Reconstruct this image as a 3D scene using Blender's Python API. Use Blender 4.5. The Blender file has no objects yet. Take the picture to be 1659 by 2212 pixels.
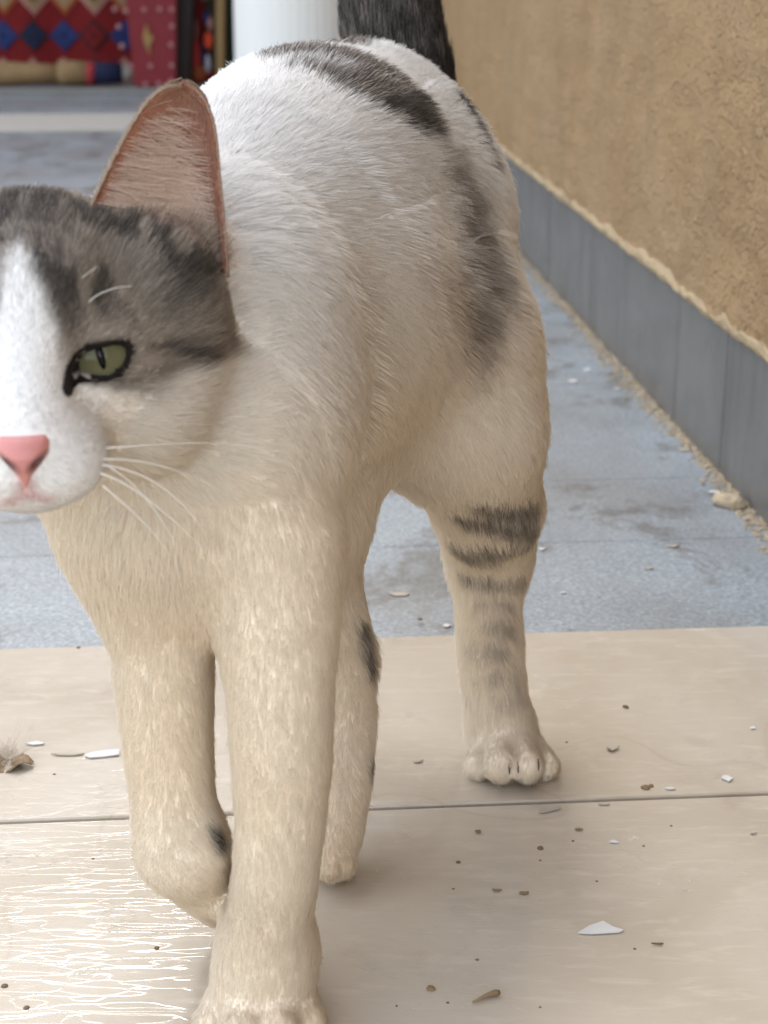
import bpy, bmesh, math, random
import numpy as np
from mathutils import Vector, Matrix, kdtree
from mathutils.bvhtree import BVHTree

random.seed(7)
rng = np.random.default_rng(7)
S = bpy.context.scene
COL = S.collection

# ------------------------------------------------------------------ camera
CAM_H, PITCH, FPX = 0.31, math.radians(18.8), 3530.0      # metres, radians, focal length in px of a 1659 x 2212 frame
cam = bpy.data.cameras.new('camera')
cam.sensor_fit = 'VERTICAL'; cam.sensor_height = 36.0; cam.lens = 36.0 * FPX / 2212.0
cam.clip_start = 0.02; cam.clip_end = 200
cam.dof.use_dof = True; cam.dof.focus_distance = 0.56; cam.dof.aperture_fstop = 19
cam_o = bpy.data.objects.new('camera', cam); COL.objects.link(cam_o)
cam_o.location = (0, 0, CAM_H); cam_o.rotation_euler = (math.pi / 2 - PITCH, 0, 0)
S.camera = cam_o

# ------------------------------------------------------------------ sky, sun, exposure
SUN_EL, SUN_AZ = math.radians(50), math.radians(-9)      # azimuth from +Y, negative = left of the view
w = bpy.data.worlds.new('World'); S.world = w; w.use_nodes = True
nt = w.node_tree; nt.nodes.clear()
sky = nt.nodes.new('ShaderNodeTexSky'); sky.sky_type = 'NISHITA'; sky.sun_disc = False
sky.sun_elevation = SUN_EL; sky.sun_rotation = SUN_AZ; sky.dust_density = 1.2; sky.air_density = 1.2
hs = nt.nodes.new('ShaderNodeHueSaturation'); hs.inputs['Saturation'].default_value = 0.34
bg = nt.nodes.new('ShaderNodeBackground'); bg.inputs['Strength'].default_value = 0.15
wo = nt.nodes.new('ShaderNodeOutputWorld')
nt.links.new(sky.outputs[0], hs.inputs['Color']); nt.links.new(hs.outputs[0], bg.inputs['Color']); nt.links.new(bg.outputs[0], wo.inputs[0])
sun = bpy.data.lights.new('sun', 'SUN'); sun.energy = 0.4; sun.angle = math.radians(13); sun.color = (1.0, 0.96, 0.9)
sun_o = bpy.data.objects.new('sun', sun); COL.objects.link(sun_o)
sd = Vector((math.sin(SUN_AZ) * math.cos(SUN_EL), math.cos(SUN_AZ) * math.cos(SUN_EL), math.sin(SUN_EL)))
sun_o.rotation_euler = sd.to_track_quat('Z', 'Y').to_euler()
S.view_settings.view_transform = 'Standard'; S.view_settings.look = 'None'
S.view_settings.gamma = 1.0; S.view_settings.use_curve_mapping = False
S.view_settings.exposure = 2.02
S.cycles.max_bounces = 9; S.cycles.diffuse_bounces = 6; S.cycles.glossy_bounces = 3
S.cycles.transmission_bounces = 4; S.cycles.transparent_max_bounces = 8
S.cycles.caustics_reflective = False; S.cycles.caustics_refractive = False
S.cycles.sample_clamp_indirect = 4.0
S.cycles.use_denoising = True
S.cycles_curves.shape = 'RIBBONS'

# ------------------------------------------------------------------ pixel rays (frame 1659 x 2212) used to measure the place
CP, SP = math.cos(PITCH), math.sin(PITCH)
def P(px, py, d):
    """world point seen at pixel px,py at depth d along the optical axis"""
    x = (px - 829.5) / FPX * d; y = (1106 - py) / FPX * d
    return np.array([x, d * CP + y * SP, CAM_H + y * CP - d * SP])
def G(px, py, z=0.0):
    r = P(px, py, 1.0) - np.array([0, 0, CAM_H])
    t = (z - CAM_H) / r[2]
    return np.array([r[0] * t, r[1] * t, z])
def AY(px, py, Y):
    r = P(px, py, 1.0) - np.array([0, 0, CAM_H])
    t = Y / r[1]
    return np.array([r[0] * t, Y, CAM_H + r[2] * t])

# ------------------------------------------------------------------ helpers
def link(o, parent=None):
    COL.objects.link(o)
    if parent is not None: o.parent = parent
    return o
def tag(o, label=None, cat=None, group=None, kind=None):
    if label: o['label'] = label
    if cat: o['category'] = cat
    if group: o['group'] = group
    if kind: o['kind'] = kind
    return o
def empty(name, loc=(0, 0, 0), **kw):
    o = bpy.data.objects.new(name, None); o.empty_display_size = 0.05
    o.location = loc; link(o); return tag(o, **kw)
def mesh_obj(name, V, F, mat, parent=None, smooth=False):
    me = bpy.data.meshes.new(name)
    me.from_pydata([tuple(map(float, v)) for v in V], [], [tuple(map(int, f)) for f in F]); me.update()
    if smooth: me.polygons.foreach_set('use_smooth', [True] * len(me.polygons))
    if mat: me.materials.append(mat)
    return link(bpy.data.objects.new(name, me), parent)
def local(o):
    """keep world placement of a child built in world coordinates under an empty that only translates"""
    if o.parent: o.matrix_parent_inverse = Matrix.Translation(-o.parent.location)
    return o
def fast_mesh(name, V, F4, mat, parent=None):
    me = bpy.data.meshes.new(name); n = len(F4); k = F4.shape[1]
    me.vertices.add(len(V)); me.vertices.foreach_set('co', np.asarray(V, np.float32).ravel())
    me.loops.add(n * k); me.loops.foreach_set('vertex_index', F4.astype(np.int32).ravel())
    me.polygons.add(n); me.polygons.foreach_set('loop_start', np.arange(0, n * k, k, dtype=np.int32))
    me.polygons.foreach_set('use_smooth', np.ones(n, bool))
    me.update(calc_edges=True); me.validate()
    if mat: me.materials.append(mat)
    return link(bpy.data.objects.new(name, me), parent)
def bm_obj(name, bm, mat, parent=None, smooth=False):
    me = bpy.data.meshes.new(name); bm.to_mesh(me); bm.free()
    if smooth: me.polygons.foreach_set('use_smooth', [True] * len(me.polygons))
    if mat: me.materials.append(mat)
    return link(bpy.data.objects.new(name, me), parent)
def prism(name, top, bottom, mat, parent=None, bevel=0.0, seg=1):
    """closed solid between two polygons with the same number of corners"""
    n = len(top); bm = bmesh.new()
    a = [bm.verts.new(tuple(v)) for v in top]; b = [bm.verts.new(tuple(v)) for v in bottom]
    bm.faces.new(a); bm.faces.new(b[::-1])
    for i in range(n): bm.faces.new((a[i], b[i], b[(i + 1) % n], a[(i + 1) % n]))
    bmesh.ops.recalc_face_normals(bm, faces=bm.faces)
    if bevel: bmesh.ops.bevel(bm, geom=list(bm.edges), offset=bevel, segments=seg, affect='EDGES', profile=0.5)
    return bm_obj(name, bm, mat, parent)
def box_pts(o, u, v, n):
    """polygon pair for a box spanned by vectors u,v extruded along n from corner o"""
    o, u, v, n = map(np.asarray, (o, u, v, n))
    q = [o, o + u, o + u + v, o + v]
    return [p + n for p in q], q

# numpy lattice noise, 0..1
def _h(ix, iy, iz, s):
    n = (ix.astype(np.int64) * 374761393 + iy.astype(np.int64) * 668265263 + iz.astype(np.int64) * 2147483647 + s * 974711) & 0xffffffff
    n = ((n ^ (n >> 13)) * 1274126177) & 0xffffffff
    n = ((n ^ (n >> 16)) * 2246822519) & 0xffffffff
    return ((n ^ (n >> 15)) & 0xffff) / 65535.0
def vnoise(p, scale, s=0):
    q = np.asarray(p) * scale; i = np.floor(q).astype(np.int64); f = q - i; f = f * f * (3 - 2 * f)
    r = 0
    for dx in (0, 1):
        wx = f[:, 0] if dx else 1 - f[:, 0]
        for dy in (0, 1):
            wy = f[:, 1] if dy else 1 - f[:, 1]
            for dz in (0, 1):
                wz = f[:, 2] if dz else 1 - f[:, 2]
                r = r + wx * wy * wz * _h(i[:, 0] + dx, i[:, 1] + dy, i[:, 2] + dz, s)
    return r
def fbm(p, scale, s=0, o=3):
    r = 0; a = 0.5; t = 0
    for k in range(o):
        r = r + a * vnoise(p, scale * 2 ** k, s + k * 17); t += a; a *= 0.5
    return r / t

# ------------------------------------------------------------------ materials
class NT:
    def __init__(s, name):
        s.m = bpy.data.materials.new(name); s.m.use_nodes = True; s.t = s.m.node_tree
        s.b = s.t.nodes['Principled BSDF']; s.out = s.t.nodes['Material Output']
    def n(s, typ, **kw):
        x = s.t.nodes.new('ShaderNode' + typ)
        for k, v in kw.items():
            if k in x.inputs: x.inputs[k].default_value = v
            else: setattr(x, k, v)
        return x
    def l(s, a, b): s.t.links.new(a, b)
    def coord(s, scale=(1, 1, 1), rot=(0, 0, 0), kind='Object'):
        c = s.n('TexCoord'); m = s.n('Mapping'); m.inputs['Scale'].default_value = scale; m.inputs['Rotation'].default_value = rot
        s.l(c.outputs[kind], m.inputs['Vector']); return m.outputs[0]
    def noise(s, vec, scale, detail=4, rough=0.55, dist=0.0):
        x = s.n('TexNoise'); x.inputs['Scale'].default_value = scale; x.inputs['Detail'].default_value = detail
        x.inputs['Roughness'].default_value = rough; x.inputs['Distortion'].default_value = dist
        s.l(vec, x.inputs['Vector']); return x.outputs['Fac']
    def ramp(s, fac, stops):
        r = s.n('ValToRGB'); e = r.color_ramp.elements
        while len(e) < len(stops): e.new(0.5)
        for el, (p, c) in zip(e, stops):
            el.position = p; el.color = (*c, 1) if hasattr(c, '__len__') else (c, c, c, 1)
        s.l(fac, r.inputs[0]); return r.outputs[0]
    def mix(s, fac, a, b, mode='MIX'):
        m = s.n('Mix', data_type='RGBA', blend_type=mode)
        for sock, v in ((m.inputs[0], fac), (m.inputs[6], a), (m.inputs[7], b)):
            if isinstance(v, (int, float)): sock.default_value = v
            elif isinstance(v, tuple): sock.default_value = (*v, 1)
            else: s.l(v, sock)
        return m.outputs[2]
    def bump(s, h, strength, dist, normal=None):
        b = s.n('Bump'); b.inputs['Strength'].default_value = strength; b.inputs['Distance'].default_value = dist
        s.l(h, b.inputs['Height'])
        if normal is not None: s.l(normal, b.inputs['Normal'])
        return b.outputs[0]
    def math(s, op, a, b=None, c=None):
        m = s.n('Math', operation=op)
        for i, v in enumerate((a, b, c)):
            if v is None: continue
            if isinstance(v, (int, float)): m.inputs[i].default_value = v
            else: s.l(v, m.inputs[i])
        return m.outputs[0]
    def set(s, **kw):
        for k, v in kw.items():
            k = k.replace('_', ' ')
            if isinstance(v, (int, float)): s.b.inputs[k].default_value = v
            elif isinstance(v, tuple): s.b.inputs[k].default_value = (*v, 1) if len(v) == 3 else v
            else: s.l(v, s.b.inputs[k])
        return s.m

def plain(name, col, rough=0.6, var=0.15, scale=60, spec=0.4, bump=0.0):
    t = NT(name); v = t.coord()
    n = t.noise(v, scale, 4)
    c = t.mix(n, tuple(x * (1 - var) for x in col), tuple(min(1, x * (1 + var)) for x in col))
    if bump: t.set(Normal=t.bump(n, 0.5, bump))
    return t.set(Base_Color=c, Roughness=rough, Specular_IOR_Level=spec)

def mat_marble():
    t = NT('beige_marble'); v = t.coord()
    big = t.noise(v, 7, 5, 0.6, 0.6)
    base = t.ramp(big, [(0.3, (0.40, 0.342, 0.268)), (0.52, (0.475, 0.418, 0.345)), (0.75, (0.52, 0.472, 0.405))])
    st = t.noise(t.coord((14, 60, 1)), 3, 5, 0.65, 0.5)                # faint veins running along the joints
    base = t.mix(t.ramp(st, [(0.52, 0.0), (0.72, 0.55)]), base, (0.56, 0.50, 0.43))
    vein = t.n('TexVoronoi', feature='DISTANCE_TO_EDGE'); vein.inputs['Scale'].default_value = 3.3
    wv = t.n('TexNoise'); wv.inputs['Scale'].default_value = 9; t.l(v, wv.inputs['Vector'])
    t.l(t.mix(0.16, v, wv.outputs['Color']), vein.inputs['Vector'])
    base = t.mix(t.ramp(vein.outputs['Distance'], [(0.0, 0.16), (0.005, 0.0)]), base, (0.25, 0.185, 0.12))
    grime = t.noise(v, 34, 6, 0.7)
    base = t.mix(t.ramp(grime, [(0.6, 0.0), (0.8, 0.35)]), base, (0.33, 0.25, 0.17))
    # relief: hair scratches and polish ripples that run across the room
    rip = t.noise(t.coord((1, 3.4, 1), (0, 0, 0.06)), 150, 3, 0.55, 0.35)
    mask = t.noise(v, 16, 3, 0.6)
    ripm = t.math('MULTIPLY', rip, t.ramp(mask, [(0.36, 0.25), (0.66, 1.0)]))
    n1 = t.bump(ripm, 0.14, 0.0005)
    gl = t.noise(t.coord((0.6, 3.0, 1), (0, 0, 0.05)), 170, 4, 0.65, 0.8)
    gm = t.math('MULTIPLY', t.ramp(gl, [(0.487, 0.0), (0.50, 1.0), (0.513, 0.0)]), t.ramp(t.noise(v, 17, 5, 0.7), [(0.53, 0.0), (0.68, 1.0)]))
    gm = t.math('MULTIPLY', gm, t.ramp(t.noise(v, 85, 3, 0.6), [(0.48, 0.0), (0.58, 1.0)]))
    n1 = t.bump(gm, 0.6, 0.0004, n1)
    scr = t.n('TexVoronoi', feature='DISTANCE_TO_EDGE'); scr.inputs['Scale'].default_value = 26
    w2 = t.n('TexNoise'); w2.inputs['Scale'].default_value = 30; sv = t.coord((0.5, 2.6, 1), (0, 0, -0.05)); t.l(sv, w2.inputs['Vector'])
    t.l(t.mix(0.22, sv, w2.outputs['Color']), scr.inputs['Vector'])
    n2 = t.bump(t.ramp(scr.outputs['Distance'], [(0.0, 0.0), (0.03, 1.0)]), 0.12, 0.0005, n1)
    ro = t.ramp(t.noise(v, 22, 5, 0.65), [(0.3, 0.05), (0.7, 0.10)])
    return t.set(Base_Color=base, Roughness=ro, Normal=n2, Specular_IOR_Level=0.65, Coat_Weight=0.15, Coat_Roughness=0.04)

def mat_granite():
    t = NT('grey_granite'); v = t.coord()
    sp = t.noise(v, 420, 3, 0.7)
    base = t.ramp(sp, [(0.32, (0.14, 0.165, 0.188)), (0.5, (0.225, 0.257, 0.285)), (0.68, (0.35, 0.375, 0.39))])
    big = t.noise(v, 6, 5, 0.6, 0.4)
    base = t.mix(t.ramp(big, [(0.42, 0.0), (0.62, 0.45)]), base, (0.135, 0.118, 0.098))
    st = t.noise(t.coord((1.6, 1.2, 1)), 8.0, 8, 0.68, 0.3)             # dried water marks
    base = t.mix(t.ramp(st, [(0.54, 0.0), (0.60, 0.65), (0.66, 0.2), (0.76, 0.0)]), base, (0.075, 0.060, 0.045))
    nn = t.bump(sp, 0.5, 0.0005)
    ro = t.ramp(t.noise(v, 14, 4), [(0.3, 0.34), (0.7, 0.5)])
    return t.set(Base_Color=base, Roughness=ro, Normal=nn, Specular_IOR_Level=0.6)

def mat_plaster():
    t = NT('tan_plaster'); v = t.coord()
    a = t.noise(v, 9, 5, 0.6, 0.3)
    base = t.ramp(a, [(0.3, (0.325, 0.21, 0.11)), (0.5, (0.375, 0.248, 0.133)), (0.72, (0.40, 0.275, 0.157))])
    gr = t.noise(t.coord((1, 1, 0.35)), 13, 4, 0.6)
    base = t.mix(t.ramp(gr, [(0.5, 0.0), (0.68, 0.4)]), base, (0.30, 0.225, 0.13))
    fine = t.noise(v, 190, 5, 0.65)
    base = t.mix(t.ramp(fine, [(0.58, 0.0), (0.75, 0.55)]), base, (0.43, 0.31, 0.19))
    base = t.mix(t.ramp(fine, [(0.28, 0.5), (0.42, 0.0)]), base, (0.20, 0.11, 0.05))
    vo = t.n('TexVoronoi', feature='SMOOTH_F1'); vo.inputs['Scale'].default_value = 170
    dv = t.n('TexNoise'); dv.inputs['Scale'].default_value = 60; dv.inputs['Detail'].default_value = 4; t.l(v, dv.inputs['Vector'])
    t.l(t.mix(0.06, v, dv.outputs['Color']), vo.inputs['Vector'])
    n1 = t.bump(t.noise(v, 58, 6, 0.7), 0.9, 0.006)
    n2 = t.bump(vo.outputs['Distance'], 0.8, -0.004, n1)
    n3 = t.bump(fine, 0.8, 0.002, n2)
    return t.set(Base_Color=base, Roughness=0.93, Normal=n3, Specular_IOR_Level=0.15)

def mat_skirting():
    t = NT('skirting_stone'); v = t.coord()
    a = t.noise(v, 26, 6, 0.6, 0.4)
    base = t.ramp(a, [(0.3, (0.095, 0.091, 0.087)), (0.7, (0.145, 0.14, 0.134))])
    sp = t.noise(v, 300, 3)
    base = t.mix(t.ramp(sp, [(0.45, 0.0), (0.75, 0.3)]), base, (0.17, 0.165, 0.16))
    dr = t.noise(t.coord((1, 1, 0.12)), 40, 4, 0.6)
    base = t.mix(t.ramp(dr, [(0.50, 0.0), (0.72, 0.55)]), base, (0.05, 0.044, 0.038))
    return t.set(Base_Color=base, Roughness=t.ramp(a, [(0.3, 0.28), (0.7, 0.42)]), Specular_IOR_Level=0.5, Normal=t.bump(sp, 0.25, 0.0003))

M_MARBLE, M_GRANITE, M_PLASTER, M_SKIRT = mat_marble(), mat_granite(), mat_plaster(), mat_skirting()
M_MORTAR = plain('cream_mortar', (0.36, 0.275, 0.17), 0.9, 0.2, 160, 0.2, 0.003)
M_GROUT = plain('grey_brown_grout', (0.16, 0.13, 0.10), 0.9, 0.3, 200, 0.2, 0.001)
M_DIRT = plain('sandy_dirt', (0.40, 0.32, 0.22), 0.95, 0.35, 220, 0.1, 0.002)

# ================================================================== THE SETTING
# floor rows run square to the wall
b1, b2 = G(1659, 1130), G(1150, 570)
WD = (b2 - b1); WD[2] = 0; WD /= np.linalg.norm(WD)                   # along the wall, away from the camera
WN = np.array([-WD[1], WD[0], 0.0])                                   # out of the wall, towards the court (left)
if WN[0] > 0: WN = -WN
def W(u, v, z=0.0):
    """u metres along the wall from the camera's foot, v metres out of the wall"""
    o = b1 - WD * np.dot(b1, WD)
    return o + WD * u + WN * v + np.array([0, 0, z])
def UV(p): return float(np.dot(p, WD)), float(np.dot(p - (b1 - WD * np.dot(b1, WD)), WN))

bed = mesh_obj('floor', [W(-25, -0.4, -0.012), W(-25, 40, -0.012), W(60, 40, -0.012), W(60, -0.4, -0.012)], [(0, 1, 2, 3)], M_GROUT)
tag(bed, kind='structure')
u_edge = UV(G(900, 1372))[0]; u_joint = UV(G(1200, 1731))[0]
def slab(name, u0, u1, v0, v1, mat, gap=0.0012, top=0.0, bev=0.0006):
    t, b = box_pts(W(u0 + gap, v0 + gap, -0.02), WD * (u1 - u0 - 2 * gap), WN * (v1 - v0 - 2 * gap), (0, 0, 0.02 + top))
    return prism(name, t, b, mat, bed, bev)
pitch = u_edge - u_joint
for k in range(-4, 1):
    u1 = u_edge + k * pitch; u0 = u1 - pitch
    for j, (va, vb) in enumerate(((-0.35, 0.62), (0.62, 1.62), (1.62, 2.62))):
        off = 0.37 if (k % 2 and j) else 0.0
        slab('beige_tile', u0, u1, va + (off if j else 0), vb + 0.37 * (k % 2), M_MARBLE)
ys = [1162, 1029, 823, 741, 653, 560, 470, 395]
us = [u_edge] + [UV(G(1300, y))[0] for y in ys]
while us[-1] < 3.6: us.append(us[-1] + 0.30)
vj = [0.0, 0.66, 1.30, 1.95, 2.6, 3.3]
for i in range(len(us) - 1):
    for j in range(len(vj) - 1):
        o = (0.23 if i % 2 else 0.0) if j else 0
        o2 = (0.23 if i % 2 else 0.0)
        slab('granite_slab', us[i], us[i + 1], vj[j] + o, vj[j + 1] + o2, M_GRANITE, 0.0003, -0.002, 0.0003)

# the wall on the right
WALL_U0, WALL_U1, WALL_H = -0.1, 9.0, 2.9
sk0 = W(UV(b1)[0], 0)
def wall_top(px, py):
    """height where the ray through a pixel meets the wall plane"""
    r = P(px, py, 1.0) - np.array([0, 0, CAM_H]); c = np.array([0, 0, CAM_H])
    t = np.dot(b1 - c, WN) / np.dot(r, WN); p = c + r * t
    return float(np.dot(p, WD)), p[2]
SKH = 0.5 * (wall_top(1650, 755)[1] + wall_top(1200, 420)[1])
wall = empty('plastered_wall', tuple(W(1.0, -0.1, 0)), label='tan rough plastered wall with a grey stone skirting along its foot', cat='wall')
def add(o): return local(o)
# plaster face: a fine uneven sheet closed into a solid
nu, nz = 420, 170
uu = WALL_U0 + (WALL_U1 - WALL_U0) * (np.linspace(0, 1, nu) ** 1.9); zz = SKH + 0.004 + (WALL_H - SKH) * (np.linspace(0, 1, nz) ** 1.8)
gu, gz = np.meshgrid(uu, zz, indexing='ij'); fp = np.stack([gu.ravel(), gz.ravel(), np.zeros(gu.size)], 1)
rel = 0.005 * (fbm(fp, 14, 3, 3) - 0.5) + 0.004 * (fbm(fp, 70, 9, 3) - 0.5)
pts = np.array([W(0, 0)])[0] + fp[:, :1] * WD + (0.004 + rel)[:, None] * WN; pts[:, 2] = fp[:, 1]
ids = np.arange(nu * nz).reshape(nu, nz)
F4 = np.stack([ids[:-1, :-1], ids[1:, :-1], ids[1:, 1:], ids[:-1, 1:]], -1).reshape(-1, 4)
n0 = len(pts)
bk = np.array([W(WALL_U0, -0.2, SKH + 0.004), W(WALL_U1, -0.2, SKH + 0.004), W(WALL_U1, -0.2, WALL_H), W(WALL_U0, -0.2, WALL_H)])
V = np.vstack([pts, bk])
F4 = np.vstack([F4, [[n0, n0 + 3, n0 + 2, n0 + 1], [ids[0, 0], ids[0, -1], n0 + 3, n0], [ids[-1, 0], n0 + 1, n0 + 2, ids[-1, -1]],
                     [ids[0, -1], ids[-1, -1], n0 + 2, n0 + 3], [ids[0, 0], n0, n0 + 1, ids[-1, 0]]]])
pl = add(fast_mesh('plaster', V, F4, M_PLASTER, wall))
core = add(prism('wall_footing', *box_pts(W(WALL_U0, -0.2, -0.05), WD * (WALL_U1 - WALL_U0), WN * 0.17, (0, 0, SKH + 0.05)), M_MORTAR, wall))
# skirting stones
joints = [WALL_U0] + [UV(G(*p))[0] for p in ((1556, 1015), (1459, 905), (1310, 742))]
while joints[-1] < WALL_U1 - 0.5: joints.append(joints[-1] + 0.34)
joints.append(WALL_U1); joints.sort()
for a_, b_ in zip(joints[:-1], joints[1:]):
    t, b = box_pts(W(a_ + 0.0003, -0.029, -0.004), WD * (b_ - a_ - 0.0006), WN * (0.029 + random.uniform(0, 0.0006)), (0, 0, SKH + 0.004 - random.uniform(0, 0.001)))
    add(prism('skirting_stone', t, b, M_SKIRT, wall, 0.0004))
# ragged mortar bead along the top of the skirting
def ragged(name, u0, u1, n, lo, hi, out, mat, seed, freq):
    us_ = u0 + (u1 - u0) * np.linspace(0, 1, n) ** 1.7
    q = np.stack([us_, np.zeros(n), np.zeros(n)], 1)
    nz_ = fbm(q, freq, seed, 4); n2 = fbm(q, freq * 3, seed + 5, 3); n3 = fbm(q, freq * 5, seed + 9, 3)
    prof = []
    for k in range(7):
        f = k / 6
        z = (lo + (n2 - 0.5) * 0.003) * (1 - f) + (hi + (nz_ - 0.5) * 0.010 + (n3 - 0.5) * 0.004) * f
        v = out * math.sin(math.pi * (0.15 + 0.75 * f)) + (fbm(q + [0, f, 0], freq * 4, seed + k, 3) - 0.5) * 0.005 + 0.003
        prof.append(np.array([W(0, 0)])[0] + us_[:, None] * WD + v[:, None] * WN + z[:, None] * np.array([0, 0, 1]))
    prof = [prof[0] - WN * 0.02] + prof + [prof[-1] - WN * 0.02]
    A = np.stack(prof, 1); m = A.shape[1]; V = A.reshape(-1, 3); I = np.arange(n * m).reshape(n, m)
    F = np.stack([I[:-1, :-1], I[1:, :-1], I[1:, 1:], I[:-1, 1:]], -1).reshape(-1, 4)
    F = np.vstack([F, np.stack([I[:-1, -1], I[1:, -1], I[1:, 0], I[:-1, 0]], -1)])
    o = fast_mesh(name, V, F, mat, wall)
    return add(o)
ragged('mortar_bead', 0.05, WALL_U1 - 0.05, 900, SKH - 0.0005, SKH + 0.0075, 0.003, M_MORTAR, 4, 34)

def crumb_mesh(name, pts, mat, parent, h0, h1, seed):
    """many small irregular lumps lying on the floor, one mesh"""
    r = np.random.default_rng(seed); Vs, Fs = [], []
    ico = bmesh.new(); bmesh.ops.create_icosphere(ico, subdivisions=1, radius=1); ico.verts.ensure_lookup_table()
    iv = np.array([v.co[:] for v in ico.verts]); fi = [[v.index for v in f.verts] for f in ico.faces]; ico.free()
    for p in pts:
        s = r.uniform(h0, h1) * np.array([r.uniform(0.7, 1.6), r.uniform(0.7, 1.6), r.uniform(0.3, 0.8)])
        a = r.uniform(0, 6.28); c, sn = math.cos(a), math.sin(a)
        v = iv * (1 + r.uniform(-0.3, 0.3, (len(iv), 1))) * s
        v = np.stack([v[:, 0] * c - v[:, 1] * sn, v[:, 0] * sn + v[:, 1] * c, v[:, 2] + s[2] * 0.7], 1) + p
        k = len(Vs) * len(iv); Vs.append(v); Fs += [[i + k for i in f] for f in fi]
    return mesh_obj(name, np.vstack(Vs), Fs, mat, parent)
# sandy dirt swept against the foot of the wall
r_ = np.random.default_rng(3); pts_ = []
for _ in range(4200):
    u = u_edge + r_.uniform(-0.05, 2.6) * r_.uniform(0.2, 1); wd = 0.010 + 0.012 * vnoise(np.array([[u, 0, 0]]), 9)[0]
    p = W(u, abs(r_.normal(0, wd * 0.42)), -0.002); pts_.append(p)
d = crumb_mesh('wall_foot_dirt', pts_, M_DIRT, None, 0.0004, 0.0014, 5)
tag(d, label='line of sandy dirt and crumbs lying along the foot of the wall', cat='dirt', kind='stuff')
# a chunk of fallen mortar near the right edge
def lump(name, p, r, mat, seed, label, cat, flat=0.6, group=None):
    bm = bmesh.new(); bmesh.ops.create_icosphere(bm, subdivisions=3, radius=1)
    co = np.array([v.co[:] for v in bm.verts]); nn = 0.7 + 0.6 * fbm(co + seed * 3.1, 1.7, seed, 4)
    for v, k in zip(bm.verts, nn):
        v.co = Vector((v.co.x * r[0] * k, v.co.y * r[1] * k, max(v.co.z * k, -0.5) * r[2]))
    o = bm_obj(name, bm, mat); o.location = (p[0], p[1], p[2] + r[2] * 0.5); o.rotation_euler.z = seed
    return tag(o, label, cat, group)
lump('mortar_chunk', W(UV(G(1600, 1085))[0], 0.012, -0.002), (0.0065, 0.011, 0.005), M_DIRT, 4, 'broken yellowish mortar chunk at the wall foot near the right edge', 'rubble')

# ================================================================== BACKGROUND (about four metres away)
YB = 4.1
M_RED = plain('dark_red_cloth', (0.125, 0.010, 0.011), 0.9, 0.25, 40, 0.15)
M_RED2 = plain('painted_red', (0.155, 0.010, 0.016), 0.6, 0.15, 40, 0.3)
M_NAVY = plain('navy_cloth', (0.014, 0.018, 0.045), 0.9, 0.3, 80, 0.15)
M_BLUE = plain('blue_cloth', (0.02, 0.03, 0.10), 0.9, 0.3, 80, 0.15)
M_BLACK = plain('black_cloth', (0.022, 0.016, 0.02), 0.9, 0.3, 80, 0.15)
M_TAN = plain('tan_cloth', (0.22, 0.145, 0.075), 0.9, 0.25, 30, 0.15)
M_PINKC = plain('pale_pink_cloth', (0.28, 0.14, 0.12), 0.9, 0.25, 60, 0.15)
M_ORANGE = plain('orange_cloth', (0.24, 0.06, 0.025), 0.9, 0.25, 60, 0.15)
M_BROWN = plain('dark_brown_wood', (0.016, 0.007, 0.006), 0.6, 0.3, 20, 0.3)
M_WOOD = plain('yellow_wood', (0.28, 0.175, 0.07), 0.6, 0.25, 20, 0.3)
M_GREEN = plain('dark_green_cloth', (0.02, 0.03, 0.015), 0.9, 0.5, 12, 0.15)
M_DOT = plain('white_painted_dot', (0.32, 0.16, 0.16), 0.7, 0.1, 60, 0.3)
M_OCHRE = plain('ochre_paint', (0.24, 0.15, 0.05), 0.7, 0.15, 60, 0.3)
M_WHITEP = plain('white_column_paint', (0.78, 0.79, 0.77), 0.55, 0.04, 6, 0.3)
M_CREAMST = plain('pale_stone', (0.42, 0.40, 0.36), 0.6, 0.12, 30, 0.35)
M_STEP = plain('grey_stone', (0.16, 0.158, 0.15), 0.55, 0.2, 25, 0.4)

def flat(px0, py0, px1, py1, Y, dy, name, mat, parent=None, bev=0.002):
    """upright box whose front face spans a picture rectangle at distance Y"""
    a, c = AY(px0, py1, Y), AY(px1, py0, Y)
    t, b = box_pts((a[0], Y, a[2]), (c[0] - a[0], 0, 0), (0, 0, c[2] - a[2]), (0, dy, 0))
    return prism(name, b, t, mat, parent, bev)
def poly(px, Y, dy, name, mat, parent=None, bev=0.0):
    f = [AY(x, y, Y) for x, y in px]
    return prism(name, f, [p + np.array([0, dy, 0]) for p in f], mat, parent, bev)

# pale stone band and low grey plinth in the paving
ub0, ub1 = UV(G(100, 282))[0], UV(G(100, 246))[0]
band = slab('pale_stone_band', ub0, ub1, 0.0, 3.3, M_CREAMST, 0.001, 0.0005)
base_z = 0.012
t, b = box_pts(W(4.02, 0.3, -0.02), WD * 1.6, WN * 2.6, (0, 0, 0.02 + base_z))
pl_ = prism('plinth', t, b, M_STEP, None, 0.004); tag(pl_, kind='structure')
for k in range(8):
    ua = us[-1] + 0.0 + k * 0.3
    if ua > 4.0: break
    for j in range(len(vj) - 1): slab('granite_slab', ua, min(ua + 0.3, 4.02), vj[j], vj[j + 1], M_GRANITE, 0.0003, -0.002, 0.0003)

def base(px, py, Y=YB):
    p = AY(px, py, Y); return (p[0], Y, base_z)
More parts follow.
